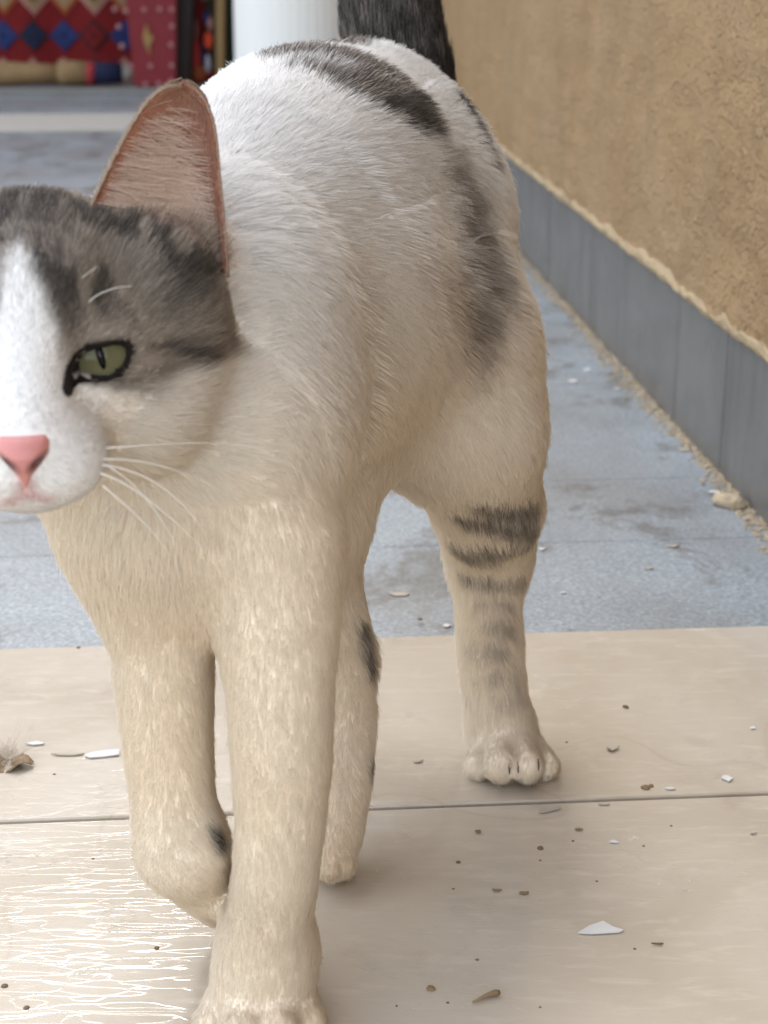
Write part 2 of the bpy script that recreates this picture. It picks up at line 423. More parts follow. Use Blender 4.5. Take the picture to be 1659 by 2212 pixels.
# patchwork hanging
q = empty('patchwork_hanging', base(120, 180, YB + 0.06), label='dark red patchwork cloth with rows of blue and pale diamonds hanging at the back left', cat='cloth')
cl = [AY(-420, 183, YB + 0.06), AY(335, 183, YB + 0.06)]
nx_, nz_ = 60, 40; x0, x1 = cl[0][0], cl[1][0]; z0 = base_z + 0.002; z1 = 0.95
gx, gz_ = np.meshgrid(np.linspace(x0, x1, nx_), np.linspace(z0, z1, nz_), indexing='ij')
gy = YB + 0.06 + 0.006 * np.sin(gx * 38) * (1 - (gz_ - z0) / (z1 - z0) * 0.5)
front = np.stack([gx, gy, gz_], -1).reshape(-1, 3); back = front + [0, 0.012, 0]
I = np.arange(nx_ * nz_).reshape(nx_, nz_); Fq = np.stack([I[:-1, :-1], I[1:, :-1], I[1:, 1:], I[:-1, 1:]], -1).reshape(-1, 4)
local(fast_mesh('backing_cloth', np.vstack([front, back]), np.vstack([Fq, Fq[:, ::-1] + nx_ * nz_]), M_RED, q))
def cy(x, z): return YB + 0.06 + 0.006 * math.sin(x * 38) * (1 - (z - z0) / (z1 - z0) * 0.5)
def diamond(px, py, hw, hh, mat, lift, name='diamond_patch', parent=q):
    Yq = YB + 0.06; c = AY(px, py, Yq); rx = AY(px + hw, py, Yq)[0] - c[0]; rz = AY(px, py - hh, Yq)[2] - c[2]
    pts = []
    for dx, dz in ((-1, 0), (-0.5, -0.5), (0, -1), (0.5, -0.5), (1, 0), (0.5, 0.5), (0, 1), (-0.5, 0.5)):
        x, z = c[0] + dx * rx, c[2] + dz * rz
        pts.append(np.array([x, cy(x, z) - lift, z]))
    return local(prism(name, pts, [p + [0, lift - 0.001, 0] for p in pts], mat, parent))
for row, (py, typ) in enumerate(((137 - 0, 0), (17, 1), (255, 2), (-102, 3), (-222, 0), (-340, 1))):
    for i, px in enumerate([10 - 118 * 3, 10 - 118 * 2, 10 - 118, 10, 126 - 2, 244, 361 - 10, 470 - 12]):
        xc = 8 + (i - 3) * 65.4
        if xc > 300: continue
        yc = {137: 77, 17: -5, 255: 157, -102: -87, -222: -169, -340: -251}[py]
        if typ == 0:
            diamond(xc, yc, 33 if i % 2 else 34, 35, M_BLACK if i % 2 == 0 else M_BLUE, 0.004)
            diamond(xc, yc, 25, 29, (M_NAVY, M_BLUE, M_RED, M_BLUE)[i % 4] if i % 2 == 0 else M_BLUE, 0.007)
            diamond(xc, yc, 6, 6, M_NAVY if i % 2 else M_BLACK, 0.010)
        elif typ == 1:
            diamond(xc, yc, 33, 38, M_ORANGE if i % 2 else M_PINKC, 0.004)
            diamond(xc, yc, 22, 26, M_TAN, 0.007); diamond(xc, yc, 7, 8, M_PINKC if i % 2 else M_BROWN, 0.010)
        elif typ == 2:
            diamond(xc, yc, 31, 34, M_PINKC if i != 6 else M_BROWN, 0.004); diamond(xc, yc, 14, 17, M_CREAMST if i % 2 else M_TAN, 0.007)
        else:
            diamond(xc, yc, 33, 38, M_PINKC if i % 2 else M_NAVY, 0.004); diamond(xc, yc, 20, 24, M_TAN if i % 2 else M_BLUE, 0.007)

# rolled cloth bundle lying in front of the hanging
def tube(path, rad, n=14, cap=True):
    path = [np.asarray(p, float) for p in path]; V, F = [], []
    for i, p in enumerate(path):
        tdir = path[min(i + 1, len(path) - 1)] - path[max(i - 1, 0)]; tdir = tdir / np.linalg.norm(tdir)
        a = np.cross(tdir, [0, 0, 1.0]);
        if np.linalg.norm(a) < 1e-3: a = np.array([1.0, 0, 0])
        a /= np.linalg.norm(a); b_ = np.cross(a, tdir)
        rr = rad[i] if hasattr(rad, '__len__') else rad
        for k in range(n):
            th = 2 * math.pi * k / n; V.append(p + rr * (a * math.cos(th) + b_ * math.sin(th)))
    for i in range(len(path) - 1):
        for k in range(n): F.append((i * n + k, i * n + (k + 1) % n, (i + 1) * n + (k + 1) % n, (i + 1) * n + k))
    if cap: F += [tuple(range(n))[::-1], tuple((len(path) - 1) * n + k for k in range(n))]
    return V, F
Yr = YB - 0.03
bun = empty('cloth_bundle', base(100, 180, Yr), label='long tan cloth roll with a red band and navy end lying below the patchwork', cat='bundle')
def seg(pxs, mat, name):
    path = []; rad = []
    for px, py, hh in pxs:
        path.append(AY(px, py, Yr)); rad.append(hh * 4.05 / FPX)
    V, F = tube(path, rad, 16); o = local(mesh_obj(name, V, F, mat, bun, True)); return o
seg([(-220, 163, 22), (-90, 160, 20), (10, 163, 21), (70, 158, 20), (125, 160, 20)], M_TAN, 'loose_roll')
seg([(-120, 150, 12), (-10, 146, 14), (60, 150, 13), (110, 148, 10)], M_TAN, 'folded_flap')
seg([(127, 156, 25), (150, 157, 25), (190, 158, 24)], M_TAN, 'tight_roll')
seg([(188, 159, 24), (196, 159, 25), (207, 160, 24)], plain('bright_red_cloth', (0.25, 0.025, 0.03), 0.9), 'red_band')
seg([(206, 158, 22), (230, 158, 22), (262, 158, 21)], M_NAVY, 'navy_end')

# red painted tapering board with studs
Yp = YB - 0.09
brd = empty('red_board', base(300, 188, Yp), label='red painted tapering board with white dots and a yellow diamond', cat='board')
local(poly([(222, -420), (382, -420), (380, 188), (292, 188)], Yp, 0.02, 'panel', M_RED2, brd, 0.002))
def disc(px, py, rp, Y, mat, name, parent):
    c = AY(px, py, Y); r = rp * 4.0 / FPX; n = 10
    pts = [c + np.array([math.cos(k * 2 * math.pi / n) * r, 0, math.sin(k * 2 * math.pi / n) * r]) for k in range(n)]
    ins = [c + (p - c) * 0.6 + np.array([0, -0.004, 0]) for p in pts]
    return local(prism(name, ins, [p + [0, 0.002, 0] for p in pts], mat, parent))
for px, py in ((248, 20), (249, 46 - 20), (272, 24), (312, 21), (345, 20), (371, 20), (256, 58), (263, 100), (372, 57), (370, 97), (283, 143), (325, 143), (371, 142), (314, 183), (343, 181), (370, 175),
               (243, -20), (234, -62), (300, -22), (340, -22), (372, -20), (374, -62)):
    if (px, py) == (249, 26): continue
    disc(px, py, 6, Yp - 0.0005, M_DOT, 'dot', brd)
local(poly([(308, 80), (316, 50), (321, 72), (332, 82), (322, 100), (326, 122), (313, 96)], Yp - 0.004, 0.006, 'yellow_diamond', M_OCHRE, brd))
local(poly([(305, -90), (314, -130), (331, -88), (318, -45)], Yp - 0.004, 0.006, 'yellow_diamond', M_OCHRE, brd))
# dark brown post
post = poly([(376, -420), (440, -420), (410, 178), (382, 178)], Yp + 0.05, 0.06, 'brown_post', M_BROWN, None, 0.004)
tag(post, 'dark brown wooden post beside the red painted board', 'post')
# dressed puppets hanging between the post and the pole
Yd = YB + 0.05
pup = empty('hanging_puppet', base(430, 178, Yd), label='small red, blue and orange dressed puppet beside the brown post', cat='puppet')
def blob(px, py, rx, rz, mat, name, seed=1, Y=Yd, ry=0.02):
    bm = bmesh.new(); bmesh.ops.create_icosphere(bm, subdivisions=3, radius=1); c = AY(px, py, Y); s = 4.1 / FPX
    co = np.array([v.co[:] for v in bm.verts]); k = 0.8 + 0.4 * fbm(co + seed, 1.6, seed, 3)
    for v, kk in zip(bm.verts, k): v.co = Vector((c[0] + v.co.x * rx * s * kk, c[1] + v.co.y * ry, c[2] + v.co.z * rz * s * kk))
    return local(bm_obj(name, bm, mat, pup, True))
M_REDB = plain('red_dress_cloth', (0.36, 0.035, 0.03), 0.9)
blob(425, 50, 17, 70, M_RED, 'dress', 2); blob(418, 60, 8, 30, M_PINKC, 'scarf', 5, Yd - 0.02, 0.01); blob(421, 122, 13, 40, M_REDB, 'skirt', 9, Yd - 0.01)
blob(424, 160, 22, 20, M_ORANGE, 'skirt_hem', 12, Yd - 0.015); blob(446, 40, 7, 14, M_BLUE, 'head_scarf', 15, Yd - 0.03, 0.01)
blob(454, 52, 7, 15, M_PINKC, 'arm', 18, Yd - 0.035, 0.01); blob(450, 88, 9, 18, plain('orange_red_cloth', (0.55, 0.06, 0.02), 0.9), 'sash', 21, Yd - 0.03, 0.01)
blob(441, 130, 6, 45, M_NAVY, 'trouser_leg', 24, Yd - 0.01, 0.01); blob(449, 137, 6, 20, plain('grey_cloth', (0.4, 0.4, 0.45), 0.9), 'sleeve', 27, Yd - 0.02, 0.01)
blob(455, 165, 16, 16, M_RED, 'lower_drape', 30, Yd, 0.02); blob(441, -30, 20, 30, M_TAN, 'headdress', 33, Yd, 0.02)
pole = poly([(463, -420), (488, -420), (484, 176), (466, 176)], YB + 0.02, 0.03, 'wooden_pole', M_WOOD, None, 0.003)
tag(pole, 'upright yellow wooden pole left of the white column', 'pole')
curt = poly([(360, -420), (520, -420), (520, 178), (360, 178)], YB + 0.14, 0.02, 'dark_curtain', plain('dark_curtain_cloth', (0.05, 0.035, 0.03), 0.95, 0.4, 30), None, 0.002)
tag(curt, 'dark curtain hanging behind the pole and the puppet', 'curtain')
strip = poly([(486, -420), (502, -420), (504, 172), (492, 172)], YB + 0.06, 0.02, 'green_hanging', M_GREEN, None, 0.002)
tag(strip, 'dark green narrow cloth strip hanging against the white column', 'cloth')

# fluted white column
YC = 3.75
cxl, cxr = AY(498, 100, YC)[0], AY(790, 100, YC)[0]; cr = (cxr - cxl) / 2; cc = ((cxl + cxr) / 2, YC + 0.1, 0)
col = empty('white_column', cc, label='broad white fluted column standing behind the cat', cat='column')
nf = 48; V, F = [], []
for zi, (z, k) in enumerate(((0.085, 1.0), (2.95, 0.97))):
    for i in range(nf * 8):
        th = 2 * math.pi * i / (nf * 8); r = cr * k * (1 - 0.006 * abs(math.sin(th * nf / 2)) ** 0.7 * (1 if True else 0))
        V.append((r * math.cos(th), r * math.sin(th), z))
n8 = nf * 8
F = [(i, (i + 1) % n8, n8 + (i + 1) % n8, n8 + i) for i in range(n8)] + [tuple(range(n8))[::-1], tuple(range(n8, 2 * n8))]
sh = mesh_obj('shaft', V, F, M_WHITEP, col)
V, F = tube([(0, 0, 0), (0, 0, 0.06), (0, 0, 0.085)], [cr * 1.0, cr * 1.0, cr * 1.0], 48); mesh_obj('base_ring', V, F, M_WHITEP, col)
V, F = tube([(0, 0, 2.95), (0, 0, 2.99), (0, 0, 3.06)], [cr * 1.0, cr * 1.15, cr * 1.15], 48); mesh_obj('capital', V, F, M_WHITEP, col)
# unseen cream house added behind the stall to block the horizon sky's glare
M_GLARE_BLOCK = plain('glare_block_plaster', (0.62, 0.58, 0.52), 0.9, 0.1, 8, 0.15)
t, b = box_pts((-9, 5.6, 0), (10.4, 0, 0), (0, 0.25, 0), (0, 0, 3.9))
hs2 = empty('glare_block_house', (-2, 5.6, 0), label='unseen cream house front added behind the patchwork and column to block horizon glow', cat='house')
local(prism('glare_block_wall', t, b, M_GLARE_BLOCK, hs2, 0.01))
t, b = box_pts((-9.1, 5.35, 3.9), (10.6, 0, 0), (0, 0.6, 0), (0, 0, 0.12)); local(prism('glare_block_roof', t, b, M_WHITEP, hs2, 0.01))
# ================================================================== THE CAT
class Prim: pass
PR = []
def R_px(r, d): return r * d / FPX
OFF = [None]
def cap(a, b, ra, rb, k=0.012, L=0.006, flow=None, D=1, sub=False):
    p = Prim(); p.t = 'c'; p.a = np.asarray(a, float); p.b = np.asarray(b, float); off = 0.42 * L if OFF[0] is None else OFF[0]
    p.ra, p.rb, p.k, p.L, p.D, p.sub = max(ra - off, .001), max(rb - off, .001), k, L, D, sub
    f = p.b - p.a if flow is None else np.asarray(flow, float); p.flow = f / (np.linalg.norm(f) + 1e-9)
    m = max(p.ra, p.rb); p.lo = np.minimum(p.a, p.b) - m; p.hi = np.maximum(p.a, p.b) + m
    PR.append(p); return p
def chain(pts, k=0.012, L=0.006, flow=None):
    """pts: (px, py, depth, radius px)"""
    if k <= 0.0141:                                                    # limbs: one smooth tapered polyline
        q = [cap(P(*u[:3]), P(*v[:3]), R_px(u[3], u[2]), R_px(v[3], v[2]), k, L, flow) for u, v in zip(pts[:-1], pts[1:])]
        del PR[-len(q):]; p = Prim(); p.t = 'p'; p.segs = q; p.k, p.L, p.sub = k, L, False
        p.lo = np.min([c.lo for c in q], 0); p.hi = np.max([c.hi for c in q], 0); p.flow = q[0].flow; PR.append(p); return
    for (x0, y0, d0, r0), (x1, y1, d1, r1) in zip(pts[:-1], pts[1:]):
        cap(P(x0, y0, d0), P(x1, y1, d1), R_px(r0, d0), R_px(r1, d1), k, L, flow)
def ell(c, r, M=None, k=0.01, L=0.006, flow=(0, 1, 0), sub=False):
    p = Prim(); p.t = 'e'; p.c = np.asarray(c, float); off = 0.42 * L * (0 if sub else 1)
    p.r = np.maximum(np.asarray(r, float) - off, 0.001); p.M = np.eye(3) if M is None else M
    p.k, p.L, p.sub = k, L, sub; f = np.asarray(flow, float); p.flow = f / np.linalg.norm(f)
    ext = np.abs(p.M) @ p.r; p.lo = p.c - ext; p.hi = p.c + ext; PR.append(p); return p
def pdist(p, X):
    if p.t == 'p': return np.min([pdist(c, X) for c in p.segs], 0)
    if p.t == 'c':
        ab = p.b - p.a; q = X - p.a; h = np.clip((q @ ab) / (ab @ ab), 0, 1)
        e = q - h[:, None] * ab
        return np.sqrt((e * e).sum(1)) - (p.ra + (p.rb - p.ra) * h)
    q = (X - p.c) @ p.M; k0 = np.sqrt(((q / p.r) ** 2).sum(1)); k1 = np.sqrt(((q / p.r ** 2) ** 2).sum(1)) + 1e-9
    return k0 * (k0 - 1) / k1
def pflow(p, X):
    if p.t != 'p': return p.flow
    w_ = np.stack([np.exp(-np.clip(pdist(c, X), 0, 1) / 0.003) for c in p.segs], 1) + 1e-9
    return (w_ / w_.sum(1, keepdims=True)) @ np.array([c.flow for c in p.segs])
def smin(a, b, k):
    h = np.maximum(k - np.abs(a - b), 0) / k
    return np.minimum(a, b) - h * h * k * 0.25
def smax(a, b, k): return -smin(-a, -b, k)
def sdf(X):
    d = np.full(len(X), 0.5)
    for p in PR:
        m = np.all((X > p.lo - 0.03) & (X < p.hi + 0.03), 1)
        if not m.any(): continue
        q = pdist(p, X[m]); d[m] = smax(d[m], -q, p.k) if p.sub else smin(d[m], q, p.k)
    return d
def grad(X, e=0.0006):
    g = np.stack([sdf(X + np.eye(3)[i] * e) - sdf(X - np.eye(3)[i] * e) for i in range(3)], 1)
    return g / (np.linalg.norm(g, axis=1, keepdims=True) + 1e-12)

# ---- head frame
E_L = P(216, 782, 0.405)                                              # centre of the left eye's opening
sight = P(60, 760, 1.0) - np.array([0, 0, CAM_H]); az = math.atan2(sight[0], sight[1])
yaw = az - math.radians(5)
HF = np.array([-math.sin(yaw + math.radians(10)), -math.cos(yaw + math.radians(10)), 0.02]); HF /= np.linalg.norm(HF)
HL = np.cross([0, 0, 1.0], HF); HL /= np.linalg.norm(HL)              # cat's left, image right
HU = np.cross(HF, HL)
if HU[2] < 0: HU = -HU
HM = np.stack([HL, HF, HU], 1)
EYE = np.array([0.0178, 0.0225, 0.0015])
HO = E_L - HM @ EYE
def H(x, y, z): return HO + HM @ np.array([x, y, z])
def toH(X): return (X - HO) @ HM

BK = np.array([0.15, 0.9, -0.35]); DN = np.array([0, 0.15, -1.0])
# ---- trunk, rump to chest
def ball(px, py, d, r, k=0.03, L=0.012, flow=BK, sq=(1, 1, 1)):
    rr = R_px(r, d); ell(P(px, py, d), np.array(sq) * rr, None, k, L, flow)
chain([(770, 345, 0.695, 262), (660, 415, 0.63, 246), (530, 530, 0.57, 248), (440, 650, 0.52, 250)], 0.05, 0.0095, BK)
chain([(800, 560, 0.68, 225), (680, 680, 0.60, 245), (520, 860, 0.53, 270)], 0.03, 0.010, (0.15, 0.75, -0.6))
ball(870, 420, 0.70, 172, 0.03, 0.011, (0.3, 0.6, -0.7))
chain([(435, 700, 0.50, 240), (400, 950, 0.485, 250), (400, 1120, 0.480, 160)], 0.045, 0.0085, DN)      # chest
chain([(300, 820, 0.50, 190), (330, 1100, 0.495, 150)], 0.025, 0.009, DN)                             # right shoulder
chain([(490, 720, 0.50, 205), (525, 960, 0.482, 198), (582, 1180, 0.478, 158)], 0.016, 0.0085, (0.35, 0.35, -0.85))  # left shoulder and upper arm
# neck up to the skull
cap(P(430, 640, 0.50), H(0.0, -0.03, -0.004), 0.036, 0.031, 0.02, 0.011, BK)
OFF[0] = 0.0010
# ---- left hind leg
chain([(660, 780, 0.58, 145), (880, 765, 0.635, 120)], 0.05, 0.0095, (0.2, 0.7, -0.6))
chain([(882, 520, 0.68, 172), (955, 800, 0.65, 136), (1000, 950, 0.64, 119)], 0.045, 0.010, (0.35, 0.45, -0.8))
chain([(1018, 950, 0.635, 140), (1052, 1090, 0.662, 102), (1056, 1190, 0.682, 80)], 0.015, 0.008, (0.25, 0.2, -0.9))
chain([(1056, 1190, 0.682, 76), (1054, 1300, 0.677, 71), (1060, 1420, 0.671, 70), (1072, 1520, 0.670, 68), (1084, 1586, 0.672, 64)], 0.014, 0.0068, (0.05, -0.05, -1))
def toe(bx, by, bd, px, py, d, r, L=0.0038, k=0.0032):
    cap(P(bx, by, bd), P(px, py, d), R_px(r * 0.92, bd), R_px(r, d), k, L, (0, -0.8, -0.5))
chain([(1086, 1590, 0.671, 64), (1100, 1636, 0.660, 62)], 0.012, 0.0050, (0.02, -0.8, -0.6))
for a in ((1060, 1608, 0.668, 1036, 1655, 0.650, 34), (1085, 1600, 0.664, 1082, 1655, 0.642, 40), (1118, 1600, 0.664, 1139, 1655, 0.642, 40), (1146, 1610, 0.668, 1178, 1653, 0.650, 34)): toe(*a)
# ---- right hind leg, stepping forward behind the planted foreleg
chain([(680, 700, 0.66, 190), (672, 960, 0.60, 140), (682, 1120, 0.585, 100)], 0.02, 0.009, DN)
chain([(682, 1120, 0.585, 98), (705, 1260, 0.60, 76), (735, 1420, 0.605, 68)], 0.012, 0.008, DN)
chain([(735, 1420, 0.605, 64), (750, 1540, 0.598, 66), (742, 1680, 0.590, 64), (728, 1800, 0.584, 58), (718, 1855, 0.578, 50)], 0.010, 0.005, DN)
for a in ((700, 1820, 0.580, 690, 1862, 0.574, 26), (716, 1825, 0.580, 716, 1876, 0.570, 28), (735, 1825, 0.580, 746, 1868, 0.574, 26)): toe(*a)
# ---- left foreleg, planted
chain([(590, 1180, 0.474, 160), (606, 1330, 0.472, 134), (606, 1480, 0.473, 120), (608, 1640, 0.477, 112), (607, 1760, 0.481, 101), (596, 1880, 0.486, 96), (584, 1980, 0.496, 94), (576, 2060, 0.505, 96)], 0.005, 0.0048, (0, -0.15, -1))
chain([(576, 2060, 0.505, 96), (564, 2150, 0.505, 113)], 0.012, 0.0046, (0, -0.3, -0.95))
for a in ((500, 2130, 0.516, 462, 2206, 0.500, 47), (538, 2112, 0.510, 524, 2222, 0.489, 52), (594, 2112, 0.510, 600, 2222, 0.489, 52), (630, 2126, 0.516, 662, 2204, 0.499, 47)): toe(*a)
cap(P(325, 1080, 0.494), P(346, 1310, 0.493), R_px(130, .494), R_px(108, .493), 0.03, 0.0065, DN)
# ---- right foreleg, lifted, paw folded back behind the planted leg
chain([(335, 1160, 0.495, 145), (348, 1330, 0.492, 120), (360, 1560, 0.494, 103), (374, 1740, 0.496, 92), (394, 1830, 0.498, 88)], 0.005, 0.0052, DN)
chain([(394, 1830, 0.498, 86), (432, 1895, 0.512, 78), (478, 1938, 0.535, 68)], 0.012, 0.004, (0.5, 0.6, -0.6))
for a in ((450, 1890, 0.528, 480, 1905, 0.548, 32), (460, 1910, 0.526, 500, 1935, 0.545, 32), (465, 1930, 0.524, 508, 1960, 0.540, 32)): toe(*a)
cap(P(452, 1812, 0.515), P(464, 1806, 0.519), R_px(22, .515), R_px(16, .515), 0.004, 0.002)                      # wrist pad
OFF[0] = None
# ---- tail, held straight up
TAIL0 = len(PR)
chain([(876, 300, 0.735, 130), (864, 160, 0.750, 126), (844, 40, 0.757, 121), (836, -120, 0.755, 112), (844, -330, 0.750, 92)], 0.012, 0.012, (0, 0.25, 1))
chain([(844, -330, 0.750, 92), (866, -520, 0.748, 66)], 0.012, 0.012, (0, 0.1, 1))
TAIL1 = len(PR)
# ---- head
NB = len(PR)
def both(f):
    for s in (1, -1): f(s)
ell(H(0, -0.014, 0.009), (0.037, 0.040, 0.033), HM, 0.012, 0.0065, -HF)
both(lambda s: ell(H(0.0285 * s, -0.016, 0.000), (0.0215, 0.024, 0.028), HM, 0.014, 0.0075, -HF + HL * s * 0.6 - HU * 0.3))
both(lambda s: ell(H(0.0325 * s, -0.013, 0.011), (0.0165, 0.020, 0.021), HM, 0.014, 0.0065, -HF + HL * s * 0.6))
both(lambda s: ell(H(0.024 * s, -0.004, -0.018), (0.019, 0.021, 0.018), HM, 0.014, 0.0085, -HF + HL * s * 0.7 - HU * 0.4))
cap(H(0, 0.016, 0.016), H(0, 0.0385, -0.0105), 0.0145, 0.0085, 0.012, 0.0025, (HU * 0.8 - HF))            # bridge of the nose
ell(H(0, 0.010, -0.018), (0.0185, 0.026, 0.017), HM, 0.012, 0.004, -HF)
both(lambda s: ell(H(0.0078 * s, 0.033, -0.0210), (0.0102, 0.0125, 0.0090), HM, 0.016, 0.003, HL * s * 0.9 - HF * 0.5 - HU * .2))   # whisker pads
ell(H(0, 0.024, -0.0285), (0.0105, 0.0125, 0.0075), HM, 0.004, 0.004, -HU - HF * 0.5)                    # chin
# brow and eye mounds, then the sockets
GZ = {s: (HF * 0.97 + HL * s * 0.12 + HU * 0.06) for s in (1, -1)}
for s in GZ: GZ[s] = GZ[s] / np.linalg.norm(GZ[s])
both(lambda s: ell(H(0.0178 * s, 0.0225, 0.0015) - GZ[s] * 0.0145, (0.0145,) * 3, HM, 0.010, 0.0022, -HF + HL * s + HU * 0.3))
NE = len(PR)

# ---- surface nets on a grid
def surface(lo, hi, h):
    lo = np.asarray(lo); n = np.ceil((np.asarray(hi) - lo) / h).astype(int) + 1
    D = np.full(n, 0.5, np.float32); ax = [lo[i] + h * np.arange(n[i]) for i in range(3)]
    for p in PR:
        i0 = np.clip(np.floor((p.lo - 0.022 - lo) / h).astype(int), 0, n); i1 = np.clip(np.ceil((p.hi + 0.022 - lo) / h).astype(int) + 1, 0, n)
        if np.any(i1 <= i0): continue
        gx, gy, gz = np.meshgrid(*[ax[i][i0[i]:i1[i]] for i in range(3)], indexing='ij')
        q = pdist(p, np.stack([gx.ravel(), gy.ravel(), gz.ravel()], 1)).reshape(gx.shape).astype(np.float32)
        sl = tuple(slice(i0[i], i1[i]) for i in range(3)); cur = D[sl]
        D[sl] = smax(cur, -q, p.k) if p.sub else smin(cur, q, p.k)
    sgn = D < 0
    c = np.zeros(np.array(D.shape) - 1, np.int8); N = c.shape
    for a in (0, 1):
        for b in (0, 1):
            for e in (0, 1): c += sgn[a:a + N[0], b:b + N[1], e:e + N[2]]
    act = (c > 0) & (c < 8); idx = -np.ones(N, np.int64); cells = np.argwhere(act); idx[act] = np.arange(len(cells))
    acc = np.zeros((len(cells), 3)); cnt = np.zeros(len(cells)); ce = cells
    cor = [(a, b, e) for a in (0, 1) for b in (0, 1) for e in (0, 1)]
    for A in cor:
        for B in cor:
            if sum(B) - sum(A) != 1 or any(B[i] < A[i] for i in range(3)): continue
            da = D[ce[:, 0] + A[0], ce[:, 1] + A[1], ce[:, 2] + A[2]]; db = D[ce[:, 0] + B[0], ce[:, 1] + B[1], ce[:, 2] + B[2]]
            m = (da < 0) != (db < 0); t = np.where(m, da / np.where(m, da - db, 1), 0)
            pos = np.array(A) + t[:, None] * (np.array(B) - np.array(A)); acc[m] += pos[m]; cnt[m] += 1
    V = lo + h * (ce + acc / cnt[:, None])
    Fs = []
    for axn in range(3):
        b, e = [(1, 2), (2, 0), (0, 1)][axn]
        s0 = sgn[tuple(slice(0, -1) if i == axn else slice(1, -1) for i in range(3))]
        s1 = sgn[tuple(slice(1, None) if i == axn else slice(1, -1) for i in range(3))]
        ed = np.argwhere(s0 != s1); off = np.ones(3, int); off[axn] = 0; ed = ed + off
        inside = sgn[ed[:, 0], ed[:, 1], ed[:, 2]]
        ub = np.zeros(3, int); ub[b] = 1; ue = np.zeros(3, int); ue[e] = 1
        def at(q): return idx[q[:, 0], q[:, 1], q[:, 2]]
        quad = np.stack([at(ed - ub - ue), at(ed - ue), at(ed), at(ed - ub)], 1)
        quad[~inside] = quad[~inside][:, ::-1]; Fs.append(quad)
    return V, np.vstack(Fs)

lo = np.min([p.lo for p in PR], 0) - 0.006; hi = np.max([p.hi for p in PR], 0) + 0.006
hi[2] = min(hi[2], 0.44); BV, BF = surface(lo, hi, 0.0019)
for _ in range(2):
    d_ = sdf(BV); BV = BV - np.clip(d_, -0.0012, 0.0012)[:, None] * grad(BV)
BV[:, 2] = np.maximum(BV[:, 2], 0.0008)
BN = grad(BV)

# ---- eye opening (drawn in the plane of the left eye, mirrored for the right)
def eyepx(pts): return [(0.2197 * x, 648 + 0.2197 * y) for x, y in pts]
OUTER = eyepx([(640, 925), (618, 870), (632, 780), (655, 680), (700, 575), (780, 495), (890, 447), (1000, 418), (1100, 412), (1200, 425), (1268, 452), (1292, 520), (1275, 600), (1212, 695), (1130, 765), (1050, 808), (950, 818), (850, 808), (775, 822), (725, 868), (708, 935), (670, 950)])
OUT0 = OUTER
INNER = eyepx([(765, 690), (752, 640), (762, 585), (775, 555), (800, 515), (845, 485), (905, 465), (1000, 446), (1090, 442), (1190, 448), (1235, 478), (1243, 550), (1205, 640), (1135, 708), (1050, 760), (965, 778), (885, 768), (830, 745), (800, 725), (785, 715), (778, 708), (770, 700)])
OUTER = [tuple(np.array(o_) * (1 - q_) + np.array(i_) * q_) for o_, i_, q_ in zip(OUT0, INNER, [0, 0, 0, .1, .3, .45, .5, .5, .5, .5, .5, .5, .45, .4, .3, .2, .1, 0, 0, 0, 0, 0])]
EC = H(*EYE) - GZ[1] * 0.0135                                          # centre of the rim sphere
def hit_sphere(px, py, c, r):
    o = np.array([0, 0, CAM_H]); d = P(px, py, 1.0) - o; d /= np.linalg.norm(d)
    b = np.dot(c - o, d); q = c - o - d * b; e2 = r * r - q @ q
    return o + d * (b - math.sqrt(e2)) if e2 > 0.15 * r * r else o + d * (b - math.sqrt(0.15) * r)
def frame(g):
    u = np.cross([0, 0, 1.0], g)
    if np.linalg.norm(u) < 1e-6: u = np.array([1.0, 0, 0])
    u /= np.linalg.norm(u); return u, np.cross(g, u)
gu_, gv_ = frame(GZ[1])
def to_uv(X): return np.stack([(X - EC) @ gu_, (X - EC) @ gv_], -1)
pre_bvh = BVHTree.FromPolygons([Vector(v) for v in BV], BF.tolist())
def pre(x, y):
    o = Vector((0, 0, CAM_H)); d = (Vector(P(x, y, 1.0)) - o).normalized(); h = pre_bvh.ray_cast(o, d)
    return np.array(h[0] - d * 0.0012)
outW = np.array([pre(x, y) for x, y in OUTER]); innW = np.array([hit_sphere(x, y, EC, 0.0132) for x, y in INNER])
outUV, innUV = to_uv(outW), to_uv(innW)
def mirror(X):
    q = toH(np.atleast_2d(X)); q[:, 0] *= -1; return HO + q @ HM.T
def in_poly(uv, poly):
    x, y = uv[:, 0], uv[:, 1]; r = np.zeros(len(uv), bool); n = len(poly); j = n - 1
    for i in range(n):
        c = ((poly[i, 1] > y) != (poly[j, 1] > y)) & (x < (poly[j, 0] - poly[i, 0]) * (y - poly[i, 1]) / (poly[j, 1] - poly[i, 1] + 1e-12) + poly[i, 0])
        r ^= c; j = i
    return r
def eye_zone(X, poly, back=0.002):
    r = np.zeros(len(X), bool)
    for Y in (X, mirror(X)):
        uv = to_uv(Y); near = ((Y - EC) @ GZ[1] > back) & (np.linalg.norm(Y - EC, axis=1) < 0.024)
        r |= near & in_poly(uv, poly)
    return r
# sink the skin inside the eye opening so that the eyeball fills it
z_ = eye_zone(BV, outUV * 0.97 + outUV.mean(0) * 0.03)
for Y, c, g in ((BV, EC, GZ[1]), (BV, mirror(EC)[0], GZ[-1])):
    m = z_ & (np.linalg.norm(BV - c, axis=1) < 0.026); e = BV[m] - c; ln = np.linalg.norm(e, axis=1, keepdims=True)
    BV[m] = c + e / ln * np.minimum(ln, 0.0112)

